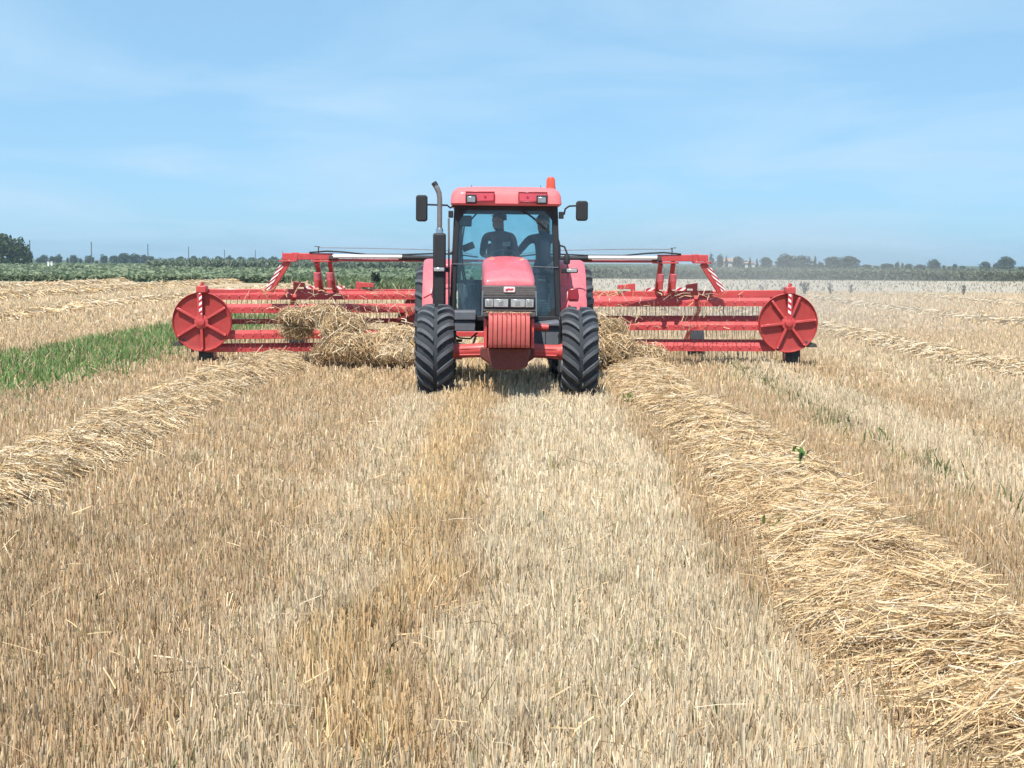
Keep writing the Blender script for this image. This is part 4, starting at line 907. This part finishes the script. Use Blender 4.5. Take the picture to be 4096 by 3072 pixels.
def person(loc, rotz, head_turn, label, shirt, lhand, rhand, lean=0.0, cap=True, torso_turn=0, logo=False):
    """seated figure facing -y; loc = hip point (tractor space)"""
    P = tag(empty('person', loc), label, 'person', 'people in the cab')
    P.rotation_euler = (0, 0, rotz); P.scale = (1.1, 1.1, 1.06)
    def L(x, y, z): return Vector((x + lean * z, y, z))
    ht = Matrix.Rotation(head_turn, 3, 'Z'); neck = L(0, -.01, .60)
    H = lambda x, y, z: tuple(neck + ht @ Vector((x, y, z)))
    lh, rh = Vector(lhand), Vector(rhand); ls, rs = L(.185, 0, .50), L(-.185, 0, .50)
    def elbow(s, h, out):
        m = (s + h) / 2; return m + Vector((out, .05, -.10))
    le, re = elbow(ls, lh, .07), elbow(rs, rh, -.07)
    J = {'pelvis': (L(0, 0, .02), (.155, .115)), 'waist': (L(0, 0, .2), (.145, .105)), 'chest': (L(0, 0, .38), (.165, .115)), 'upper': (L(0, 0, .50), (.13, .09)), 'neck': (L(0, -.01, .575), .055),
         'jaw': (H(0, -.012, .075), (.066, .075)), 'head': (H(0, -.01, .15), (.078, .094)), 'top': (H(0, .0, .225), (.062, .074)), 'nose': (H(0, -.105, .11), .012), 'chin': (H(0, -.07, .045), .028),
         'earl': (H(.083, .01, .12), .014), 'earr': (H(-.083, .01, .12), .014),
         'ls': (ls, .065), 'le': (le, .045), 'lw': (lh + (le - lh).normalized() * .09, .030), 'lp': (lh, (.040, .022)),
         'rs': (rs, .065), 're': (re, .045), 'rw': (rh + (re - rh).normalized() * .09, .030), 'rp': (rh, (.040, .022)),
         'lt': (L(.10, 0, 0), .09), 'lk': ((.15, -.42, .02), .065), 'la': ((.15, -.46, -.36), .045), 'lf': ((.15, -.60, -.38), .04),
         'rt': (L(-.10, 0, 0), .09), 'rk': ((-.15, -.42, .02), .065), 'ra': ((-.15, -.46, -.36), .045), 'rf': ((-.15, -.60, -.38), .04)}
    B = [('pelvis', 'waist'), ('waist', 'chest'), ('chest', 'upper'), ('upper', 'neck'), ('neck', 'jaw'), ('jaw', 'head'), ('head', 'top'), ('jaw', 'chin'), ('head', 'nose'), ('head', 'earl'), ('head', 'earr'),
         ('upper', 'ls'), ('ls', 'le'), ('le', 'lw'), ('lw', 'lp'), ('upper', 'rs'), ('rs', 're'), ('re', 'rw'), ('rw', 'rp'), ('pelvis', 'lt'), ('lt', 'lk'), ('lk', 'la'), ('la', 'lf'), ('pelvis', 'rt'), ('rt', 'rk'), ('rk', 'ra'), ('ra', 'rf')]
    for sd, hp, el, sg in (('l', lh, le, 1), ('r', rh, re, -1)):
        d = (hp - el).normalized(); side = d.cross(Vector((0, 0, 1))).normalized(); dn = Vector((0, 0, -1))
        for f in range(4):
            o = side * (f - 1.5) * .021; ln = (.07, .08, .075, .06)[f]
            J[f'{sd}f{f}a'] = (hp + d * .045 + o, .009); J[f'{sd}f{f}b'] = (hp + d * (.045 + ln * .55) + o + dn * .012, .0085); J[f'{sd}f{f}c'] = (hp + d * (.045 + ln * .7) + o + dn * .045, .007)
            B += [(f'{sd}p', f'{sd}f{f}a'), (f'{sd}f{f}a', f'{sd}f{f}b'), (f'{sd}f{f}b', f'{sd}f{f}c')]
        J[f'{sd}t1'] = (hp - side * sg * .045 + d * .01, .011); J[f'{sd}t2'] = (hp - side * sg * .06 + d * .045 + dn * .02, .009); B += [(f'{sd}p', f'{sd}t1'), (f'{sd}t1', f'{sd}t2')]
    me = skin_mesh('body', J, B, 2)
    for m in (M['skin'], shirt, M['trouser']): me.materials.append(m)
    nz_ = neck.z + .015
    for p in me.polygons:
        c = p.center; near_hand = min((c - lh).length, (c - rh).length) < .13
        p.material_index = 0 if (c.z > nz_ and abs(c.x - neck.x) < .13) or near_hand else (1 if c.z > .06 or c.y > -.02 and c.z > -.02 else 2)
    b = obj_from('body', me, None, P)
    # hair as a close cap
    hm = MB(); n = 16; rings = []
    for k in range(6):
        t = k / 5 * 1.45; rings.append([H(.090 * math.cos(t * 0 + a) * math.cos(t) * (1 + .04 * math.sin(3 * a + k)), .012 + .103 * math.sin(a) * math.cos(t) + (-.02 if k == 0 and math.sin(a) < 0 else 0), .165 + (.03 if math.sin(a) < 0 and k == 0 else -.03 if k == 0 else 0) + .102 * math.sin(t) + .006 * math.sin(5 * a + 2 * k)) for a in (2 * math.pi * q / n for q in range(n))])
    hm.loft(rings).build('hair', M['hair'], P, smooth=60)
    for s in (-1, 1):
        MB().lathe([(-.008, .001), (-.006, .008), (0, .011)], 'y', 8, H(s * .030, -.083, .135)).build('eye', M['white'], P, smooth=60)
    MB().tube([H(-.024, -.083, .062), H(0, -.090, .060), H(.024, -.083, .062)], .005, 6).build('mouth', M['redlens'], P)
    if cap:
        br = []
        for k in range(2): br.append([H(x, y, .205 + .008 * k - .10 * max(0, -y - .09)) for x, y in ((-.075, -.05), (-.07, -.12), (-.035, -.165), (.035, -.165), (.07, -.12), (.075, -.05))])
        MB().loft(br).build('hair_fringe', M['hair'], P)
    if logo: MB().box(.02, .13, -.128, -.118, .36, .42).build('shirt_print', M['print'], P, bevel=.004)
    return P
TRM = Matrix.Translation(Vector(TR.location)) @ Euler(TR.rotation_euler).to_matrix().to_4x4()
def at(x, y, z): return TRM @ Vector((x, y, z))
person(at(-.05, 2.52, 1.69), R(1), R(-62), 'driver in a dark grey shirt with a pale chest print, head turned sideways', M['shirt'], (.10, -.42, .18), (-.16, -.44, .20), lean=-.05, cap=False, logo=True)
person(at(.60, 2.50, 1.66), R(2), R(-25), 'passenger in dark clothes behind the wiper, arm stretched to the driver', M['shirt2'], (.06, -.40, .12), (-.42, -.12, .24), lean=-.03, cap=False)

# ------------------------------------------------------------------ the twin reel rake behind the tractor
RK = tag(empty('reel_rake', (-.30, 24.2, 0), (0, R(-.15), 0)), 'wide red twin reel rake with round end discs behind the tractor', 'rake')
NB = 6; RB = .455
def tine_mesh():
    m = MB()
    for dx in (-.035, .035): m.tube([(dx * .35, .02, .0), (dx, .03, -.02), (dx, .035, -.16), (dx * 1.05, .005, -.27)], [.005, .0048, .0044, .0036], 5)
    me = m.mesh('tine', 60); me.materials.append(M['dark_steel']); return me
TINE = tine_mesh()
BOLT = MB().lathe([(-.062, .001), (-.060, .016), (-.048, .018)], 'y', 8).mesh('bolt', 50); BOLT.materials.append(M['hood'])

def reel(s, zc, ang0, skew_y, drop):
    xo = 5.06 * s; xi = 1.25 * s
    # outer disc, face towards the camera, shallow dish with a rolled rim
    D = MB().lathe([(.02, .47), (-.035, .505), (-.045, .512), (-.05, .505), (-.012, .485), (.0, .44), (-.02, .12), (-.05, .10), (-.06, .001)], 'y', 64, (xo, 0, zc)).build('reel_disc', M['rake_disc'], RK, smooth=40)
    MB().lathe([(.0, .505), (.02, .512), (.03, .47)], 'y', 64, (xo, 0, zc)).build('disc_back_rim', M['rake'], D, smooth=40)
    MB().lathe([(-.06, .125), (-.085, .12), (-.095, .075), (-.13, .06), (-.14, .001)], 'y', 28, (xo, 0, zc)).build('hub', M['rake'], D, smooth=35)
    ii = MB().lathe([(.0, .001), (.0, .50), (.03, .505), (.04, .50), (.04, .001)], 'y', 40, (xi, skew_y, zc - drop)).build('inner_disc', M['rake_disc'], RK, smooth=40)
    for k in range(NB):
        a = R(ang0 + 60 * k); ca, sa = math.cos(a), math.sin(a)
        p0 = Vector((xo + ca * .10, -.045, zc + sa * .10)); p1 = Vector((xo + ca * .475, -.035, zc + sa * .475))
        MB().beam(p0 + Vector((0, -.01, 0)), p1 + Vector((0, -.006, 0)), .042, .07, (0, 1, 0)).build('rib', M['rake'], D, bevel=.006)
        bo = obj_from('rib_bolt', BOLT, None, D); bo.location = (xo + ca * .465, -.02, zc + sa * .465)
        # reel bar: an angle section running inwards from the disc
        q0 = Vector((xo - s * .02 + ca * RB, .05, zc + sa * RB)); q1 = Vector((xi + ca * RB, skew_y - .03, zc - drop + sa * RB))
        d = (q1 - q0).normalized()
        b = MB()
        sec = [(0, -.080), (0, .012), (.062, .070), (.068, .061), (.010, .005), (.010, -.080)]      # web below, slanted flange above
        b.loft([[(q.x, q.y + u_, q.z + v_) for u_, v_ in sec] for q in (q0, q1)])
        bar = b.build('reel_bar', M['rake'], RK)
        n = 23; L = (q1 - q0).length
        for j in range(n):
            p = q0 + (q1 - q0) * ((j + .6) / n)
            t = obj_from('tine', TINE, None, bar); t.location = p + Vector((0, .0, -.03)); t.rotation_euler = (R(random.gauss(0, 7)), R(random.gauss(0, 2.5)), R(random.uniform(-14, 14)))
            if True:
                o = obj_from('tine_bolt', BOLT, None, bar); o.location = p + Vector((0, .045, -.012)); o.scale = (.85, 1, .85)
    # striped post from the top bracket to the hub
    MB().beam((xo + s * .0, -.10, zc - .04), (xo + s * .02, -.10, zc + .56), .085, .05, (0, 1, 0)).build('hub_post', M['rake'], RK, bevel=.006)
    MB().box(xo - .022, xo + .026, -.131, -.126, zc + .13, zc + .50).build('warning_tape', M['stripe_l' if s < 0 else 'stripe_r'], RK)
    MB().box(xo - .07, xo + .10, -.14, .08, zc + .50, zc + .62).build('post_bracket', M['rake'], RK, bevel=.015)
    MB().tube([(xo + .0, -.05, zc + .60), (xo + .03, -.05, zc + .68)], .03, 8).build('bracket_pin', M['rake'], RK)
    # fixed frame beam above the reel
    f0 = Vector((xo, .12, zc + .50)); f1 = Vector((1.30 * s, skew_y + .12, zc + .49 - drop))
    MB().beam(f0, f1, .12, .13).build('reel_frame_beam', M['rake'], RK, bevel=.012)
    g0 = Vector((xo - s * .1, .50, zc - .02)); g1 = Vector((1.4 * s, skew_y + .45, zc - .02 - drop))
    MB().beam(g0, g1, .07, .09).build('reel_rear_beam', M['rake'], RK, bevel=.01)
    def onbeam(t): return f0 + (f1 - f0) * t
    # brackets and small striped plates along the beam
    for t, w in ((.415, .15), (.70, .26)):
        p = onbeam(t); MB().prism([(p.x - .035, p.z + .04), (p.x + .035, p.z + .04), (p.x + .035, p.z + .12), (p.x - s * w + (.0), p.z + .13), (p.x - s * w, p.z + .19), (p.x + (-.035 if s > 0 else .035) + s * .07, p.z + .20)] if False else
                               [(p.x - s * -.05, p.z + .04), (p.x - s * -.05, p.z + .20), (p.x - s * w, p.z + .17), (p.x - s * w, p.z + .10), (p.x - s * .03, p.z + .10), (p.x - s * .02, p.z + .04)], p.y - .06, p.y + .02, 'y').build('beam_bracket', M['rake'], RK, bevel=.006)
    for t in (.475, .61):
        p = onbeam(t); MB().box(p.x - .10, p.x + .10, p.y - .03, p.y + .02, p.z + .05, p.z + .12).build('striped_plate', M['stripe_r' if s < 0 else 'stripe_l'], RK)
    # hangers from the boom
    for dx in (-.12, .10):
        x = (2.98 + dx) * s; p = onbeam(abs((x - xo) / (f1.x - xo)))
        h = MB().beam((x, .10, 1.82), (x - s * .01, p.y, p.z + .05), .075, .11, (0, 1, 0)).build('hanger', M['rake'], RK, bevel=.01)
        MB().tube([(x, .06, 1.62), (x, .09, 1.48)], .058, 14).build('hanger_collar', M['hood'], h, smooth=40)
        MB().tube([(x, .04, 1.50), (x, .05, p.z + .1)], .042, 12).build('hanger_cylinder', M['rake'], h, smooth=40)
    # sloping striped strut at the end of the boom
    a, b_ = Vector((3.58 * s, .05, 1.81)), Vector((3.90 * s, .1, zc + .54))
    MB().beam(a, b_, .12, .10, (0, 1, 0)).build('strut', M['rake'], RK, bevel=.01)
    d = (b_ - a); n_ = Vector((s * .85, 0, .2)).normalized()
    MB().beam(a + d * .12 + Vector((s * .055, -.053, 0)), a + d * .98 + Vector((s * .055, -.053, 0)), .065, .004, (0, 1, 0)).build('warning_tape', M['strut_l' if s < 0 else 'strut_r'], RK)
    # boom
    MB().box(*sorted((2.80 * s, 3.67 * s)), 0, .16, 1.84, 1.955).build('boom_end', M['rake'], RK, bevel=.01)
    MB().box(*sorted((3.42 * s, 3.72 * s)), -.04, .20, 1.805, 1.835).build('boom_plate', M['rake'], RK, bevel=.005)
    MB().box(*sorted((3.40 * s, 3.50 * s)), -.012, .172, 1.83, 1.965).build('boom_collar', M['rake'], RK, bevel=.008)
    MB().box(*sorted((2.72 * s, 3.16 * s)), -.02, .18, 1.80, 1.832).build('hanger_plate', M['rake'], RK, bevel=.005)
    MB().box(*sorted((.2 * s, 2.80 * s)), .04, .14, 1.815, 1.86).build('boom_beam', M['rake'], RK, bevel=.008)
    MB().tube([(2.78 * s, -.06, 1.90), (1.60 * s, -.06, 1.90)], .032, 12).build('cylinder_rod', M['rod_highlight'], RK, smooth=50)
    MB().tube([(1.66 * s, -.02, 1.885), (.95 * s, -.02, 1.88)], .044, 14).build('cylinder_barrel', M['black'], RK, smooth=50)
    MB().box(*sorted((2.70 * s, 2.86 * s)), -.06, .03, 1.85, 1.92).build('rod_eye', M['dark_steel'], RK, bevel=.01)
    pts = [(3.2 * s, .0, 1.965), (2.9 * s, -.02, 1.99), (2.6 * s, -.03, 1.975), (2.2 * s, -.02, 1.935), (1.6 * s, -.02, 1.935), (1.1 * s, -.02, 1.955), (.7 * s, 0, 1.95), (.3 * s, 0, 1.9)]
    MB().tube(pts, .014, 8).build('hose', M['black'], RK, smooth=60)
    pts = [(3.05 * s, .06, 2.05), (2.2 * s, .06, 2.045), (1.4 * s, .06, 2.03), (.8 * s, .06, 2.01), (.4 * s, .1, 1.95)]
    MB().tube(pts, .007, 6).build('thin_hose', M['pipe'], RK, smooth=60)
    MB().tube([(3.05 * s, .06, 1.95), (3.05 * s, .06, 2.07)], .011, 6).build('hose_post', M['dark_steel'], RK)
    MB().tube([(3.02 * s, .06, 2.065), (3.12 * s, .06, 2.075)], .008, 6).build('hose_hook', M['dark_steel'], RK)
    # gauge wheel below the disc and the caster further back
    def castor(x, y, rad, w, nm):
        g = MB().lathe([(-w / 2, rad * .5), (-w / 2, rad * .92), (-w * .3, rad), (w * .3, rad), (w / 2, rad * .92), (w / 2, rad * .5), (-w / 2, rad * .5)], 'x', 28, (x, y, rad)).build(nm, M['tyre'], RK, smooth=40)
        MB().lathe([(-w / 2 - .005, .001), (-w / 2 - .005, rad * .52), (w / 2 + .005, rad * .52), (w / 2 + .005, .001)], 'x', 20, (x, y, rad)).build('rim', M['rake'], g, smooth=40)
        return g
    castor(xo + .13 * (1 if s < 0 else 1) * (1 if s > 0 else .2), .28, .20, .24, 'gauge_wheel')
    MB().beam((xo + s * .24, .28, .22), (xo + s * .24, .28, .62), .05, .05, (0, 1, 0)).build('wheel_fork', M['rake'], RK, bevel=.006)
    MB().beam((xo + s * .24, .28, .60), (xo - s * .1, .45, .74), .05, .05).build('wheel_arm', M['rake'], RK, bevel=.006)
    castor(3.85 * s, 2.9, .32, .26, 'trailing_wheel'); MB().beam((3.65 * s, 2.9, .34), (3.65 * s, .9, 1.0), .06, .06).build('trailing_arm', M['rake'], RK, bevel=.006)
    MB().beam((3.65 * s, .9, 1.0), (3.5 * s, .25, 1.22), .07, .07).build('trailing_link', M['rake'], RK, bevel=.006)
    MB().prism([(xo + s * .30, zc - .30), (xo + s * .50, zc - .36), (xo + s * .52, zc - .42), (xo + s * .34, zc - .42)], -.02, .05, 'y').build('disc_stay', M['dark_steel'], RK, bevel=.008)
reel(-1, .768, 31, .9, .00)
reel(1, .790, 7, .9, .05)
# centre frame and drawbar
MB().box(-.12, .30, -.1, .26, 1.60, 1.90).build('centre_mast', M['rake'], RK, bevel=.02)
MB().box(-.12, .12, -.08, .10, .5, 1.60).build('mast_column', M['rake'], RK, bevel=.02)
MB().beam((0, -1.6, .62), (0, 0, .66), .14, .16).build('drawbar', M['rake'], RK, bevel=.015)
MB().beam((0, 0, .66), (0, 2.6, .70), .16, .16).build('chassis_beam', M['rake'], RK, bevel=.015)
MB().beam((-.9, 2.4, .45), (.9, 2.4, .45), .1, .1).build('chassis_axle', M['rake'], RK, bevel=.01)
for s in (-1, 1):
    g = MB().lathe([(-.14, .2), (-.14, .36), (-.09, .4), (.09, .4), (.14, .36), (.14, .2), (-.14, .2)], 'x', 32, (s * 1.0, 2.4, .4)).build('chassis_wheel', M['tyre'], RK, smooth=40)
    MB().lathe([(-.142, .001), (-.142, .21), (.142, .21), (.142, .001)], 'x', 20, (s * 1.0, 2.4, .4)).build('rim', M['rake'], g, smooth=40)

# ------------------------------------------------------------------ straw gathered at the reels
def heap(label, blobs, dens, wid, Lr=(.12, .4), swirl=.5, mix=(.2, .2, .34), core_mat='litter'):
    c0 = blobs[0]; root = tag(empty('straw_heap', (c0[0], c0[1], 0)), label, 'straw heap', 'straw being gathered by the rake')
    ox, oy = c0[0], c0[1]; PV = []; core = MB()
    VV, QQ, CC = [], [], []; nb = 0
    for (x, y, z, rx, ry, rz) in blobs:
        rings = []
        for k in range(1, 8):
            t = math.pi * k / 8; rings.append([(x - ox + .72 * rx * math.sin(t) * math.cos(a) * (1 + .18 * math.sin(3 * a + 5 * t)), y - oy + .72 * ry * math.sin(t) * math.sin(a), max(-.02, z + .72 * rz * math.cos(t) * (1 + .15 * math.sin(4 * a)))) for a in (2 * math.pi * q / 14 for q in range(14))])
        core.loft(rings)
        n = int(dens * 4 * math.pi * ((rx * ry) ** 1.6 + (rx * rz) ** 1.6 + (ry * rz) ** 1.6) ** .625 / 3 ** .625)
        d = rng.normal(0, 1, (n, 3)); d /= np.linalg.norm(d, axis=1)[:, None]
        rr = rng.uniform(.62, 1.12, n) + .30 * np.abs(rng.normal(0, 1, n)) * (rng.random(n) < .16)
        rr *= 1 + .16 * smooth_noise(d[:, 0] * 2 + x, d[:, 2] * 2 + y, .8, 71)
        P = np.stack([x - ox + d[:, 0] * rx * rr, y - oy + d[:, 1] * ry * rr, np.maximum(.02, z + d[:, 2] * rz * rr)], 1)
        tdir = np.cross(d, rng.normal(0, 1, (n, 3)) + np.array([[0, swirl * 2, 0]])); tdir /= np.linalg.norm(tdir, axis=1)[:, None]; tdir += rng.normal(0, .25, (n, 3)); tdir /= np.linalg.norm(tdir, axis=1)[:, None]
        az = np.arctan2(tdir[:, 1], tdir[:, 0]); pit = np.arcsin(np.clip(tdir[:, 2], -1, 1))
        V, Q, c = ribbons(P, az, pit, rng.uniform(*Lr, n), wid * rng.uniform(.7, 1.4, n), straw_tone(n, *mix), .22)
        VV.append(V); QQ.append(Q + nb); CC.append(c); nb += len(V)
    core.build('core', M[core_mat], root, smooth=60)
    tag(obj_from('loose_straw', np_mesh('loose_straw', np.vstack(VV), np.vstack(QQ), np.vstack(CC)), M['straw'], root), kind='stuff')
def bl(px, py, Y, rx, ry, rz): p = W(px, py, Y); return (p.x, p.y, p.z, rx, ry, rz)
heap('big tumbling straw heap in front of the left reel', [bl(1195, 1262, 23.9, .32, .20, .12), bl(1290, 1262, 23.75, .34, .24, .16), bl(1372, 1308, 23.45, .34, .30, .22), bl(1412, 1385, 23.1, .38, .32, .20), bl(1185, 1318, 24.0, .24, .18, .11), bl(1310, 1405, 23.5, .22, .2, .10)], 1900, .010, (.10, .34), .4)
heap('pale loose straw between the tumbling heap and the left front tyre', [bl(1490, 1375, 23.6, .46, .30, .17), bl(1620, 1358, 23.7, .50, .30, .22), bl(1560, 1410, 23.2, .55, .34, .13)], 1900, .0095, (.08, .28), .1, (.15, .5, .08), 'pale_core')
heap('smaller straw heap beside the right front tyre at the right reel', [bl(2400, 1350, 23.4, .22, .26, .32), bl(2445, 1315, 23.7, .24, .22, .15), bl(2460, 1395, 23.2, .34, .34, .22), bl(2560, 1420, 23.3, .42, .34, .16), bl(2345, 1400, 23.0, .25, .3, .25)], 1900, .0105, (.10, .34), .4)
# straw thrown up by the reels and chaff lying on the tractor
def flying():
    n = 130; x = np.concatenate([rng.normal(-2.7, .7, n // 2), rng.normal(2.1, .6, n - n // 2)]); y = rng.uniform(22.6, 24.6, n); z = .75 + np.abs(rng.normal(0, .35, n))
    V, Q, c = ribbons(np.stack([x, y, z], 1), rng.uniform(0, 6.28, n), rng.uniform(-1.2, 1.2, n), rng.uniform(.06, .22, n), .008 * rng.uniform(.6, 1.3, n), straw_tone(n, .2, .5, .05), .3)
    tag(obj_from('flying_straw', np_mesh('flying_straw', V, Q, c), M['straw']), 'single straws thrown into the air by the reels', 'straw', kind='stuff')
    n = 260; k = rng.random(n) < .45
    x = np.where(k, rng.uniform(-.24, .24, n), rng.uniform(-.27, .27, n)); y = np.where(k, rng.uniform(.6, 1.28, n), rng.uniform(-1.18, -.95, n)); z = np.where(k, 1.862 + (y - .7) * .06 + .012, 1.205 + .0 * y)
    P = np.array([tuple(at(*p)) for p in zip(x, y, z)])
    V, Q, c = ribbons(P, rng.uniform(0, 6.28, n), rng.normal(0, .12, n), rng.uniform(.02, .11, n), .005 * rng.uniform(.6, 1.6, n), straw_tone(n, .2, .5, .1), .12)
    tag(obj_from('chaff_on_tractor', np_mesh('chaff_on_tractor', V, Q, c), M['straw']), 'bits of chaff lying on the hood and the front weights', 'chaff', kind='stuff')
flying()
# straw caught on the bars
def caught():
    n = 420; x = np.concatenate([rng.uniform(-4.6, -1.6, n // 2), rng.uniform(1.4, 4.0, n // 2)]); z = rng.choice([1.28, 1.30, 1.03, 1.0, .75], n) + rng.normal(0, .03, n); y = 24.2 + rng.uniform(-.15, .7, n)
    V, Q, c = ribbons(np.stack([x, y, z], 1), rng.uniform(0, 6.28, n), rng.normal(-.4, .6, n), rng.uniform(.08, .3, n), .009 * rng.uniform(.6, 1.3, n), straw_tone(n, .2, .4, .1), .3)
    tag(obj_from('straw_caught_on_rake', np_mesh('straw_caught_on_rake', V, Q, c), M['straw']), 'loose straws hanging on the rake bars', 'straw', kind='stuff')
caught()

# ------------------------------------------------------------------ air
def volume_box(name, x0, x1, y0, y1, z0, z1, colr, dens, label=None):
    o = MB().box(x0, x1, y0, y1, z0, z1).build(name, None)
    m = bpy.data.materials.new(name); m.use_nodes = True; nt = m.node_tree; nt.nodes.clear(); ou = nt.nodes.new('ShaderNodeOutputMaterial'); v = nt.nodes.new('ShaderNodeVolumePrincipled')
    v.inputs['Color'].default_value = (*colr, 1); v.inputs['Density'].default_value = dens; v.inputs['Anisotropy'].default_value = .25; link(nt, v.outputs[0], ou.inputs['Volume'])
    o.data.materials.append(m); return o
def dust():
    c, r = (6.5, 38, .9), (9.5, 13, 3.2); m = MB(); rings = []
    for k in range(1, 12):
        t = math.pi * k / 12; rings.append([(math.sin(t) * math.cos(a), math.sin(t) * math.sin(a), math.cos(t)) for a in (2 * math.pi * q / 24 for q in range(24))])
    o = m.loft(rings).build('dust_cloud', None); o.location = c; o.scale = r
    mt = bpy.data.materials.new('field_dust'); mt.use_nodes = True; nt = mt.node_tree; nt.nodes.clear(); N = nt.nodes
    ou = N.new('ShaderNodeOutputMaterial'); v = N.new('ShaderNodeVolumePrincipled'); tc = N.new('ShaderNodeTexCoord')
    ln = N.new('ShaderNodeVectorMath'); ln.operation = 'LENGTH'; link(nt, tc.outputs['Object'], ln.inputs[0])
    mr = N.new('ShaderNodeMapRange'); mr.interpolation_type = 'SMOOTHSTEP'; link(nt, ln.outputs['Value'], mr.inputs['Value']); mr.inputs['From Min'].default_value = .95; mr.inputs['From Max'].default_value = .1; mr.inputs['To Min'].default_value = 0; mr.inputs['To Max'].default_value = 1
    nn = N.new('ShaderNodeTexNoise'); nn.inputs['Scale'].default_value = 2.2; nn.inputs['Detail'].default_value = 2; link(nt, tc.outputs['Object'], nn.inputs['Vector'])
    m1 = N.new('ShaderNodeMath'); m1.operation = 'MULTIPLY'; link(nt, mr.outputs[0], m1.inputs[0]); link(nt, nn.outputs['Fac'], m1.inputs[1])
    m2 = N.new('ShaderNodeMath'); m2.operation = 'MULTIPLY'; link(nt, m1.outputs[0], m2.inputs[0]); m2.inputs[1].default_value = .075
    link(nt, m2.outputs[0], v.inputs['Density']); v.inputs['Color'].default_value = (.93, .88, .84, 1); v.inputs['Anisotropy'].default_value = .1; link(nt, v.outputs[0], ou.inputs['Volume'])
    o.data.materials.append(mt); mt.cycles.volume_step_rate = 6.0 if hasattr(mt, 'cycles') and hasattr(mt.cycles, 'volume_step_rate') else 1
    tag(o, 'pale dust cloud drifting behind the right reel', 'dust', kind='stuff')
dust()
hz = volume_box('haze', -900, 900, -120, 1400, -1, 14, (.70, .86, 1.0), .00032); tag(hz, 'thin blue summer haze over the fields', 'haze', kind='stuff')
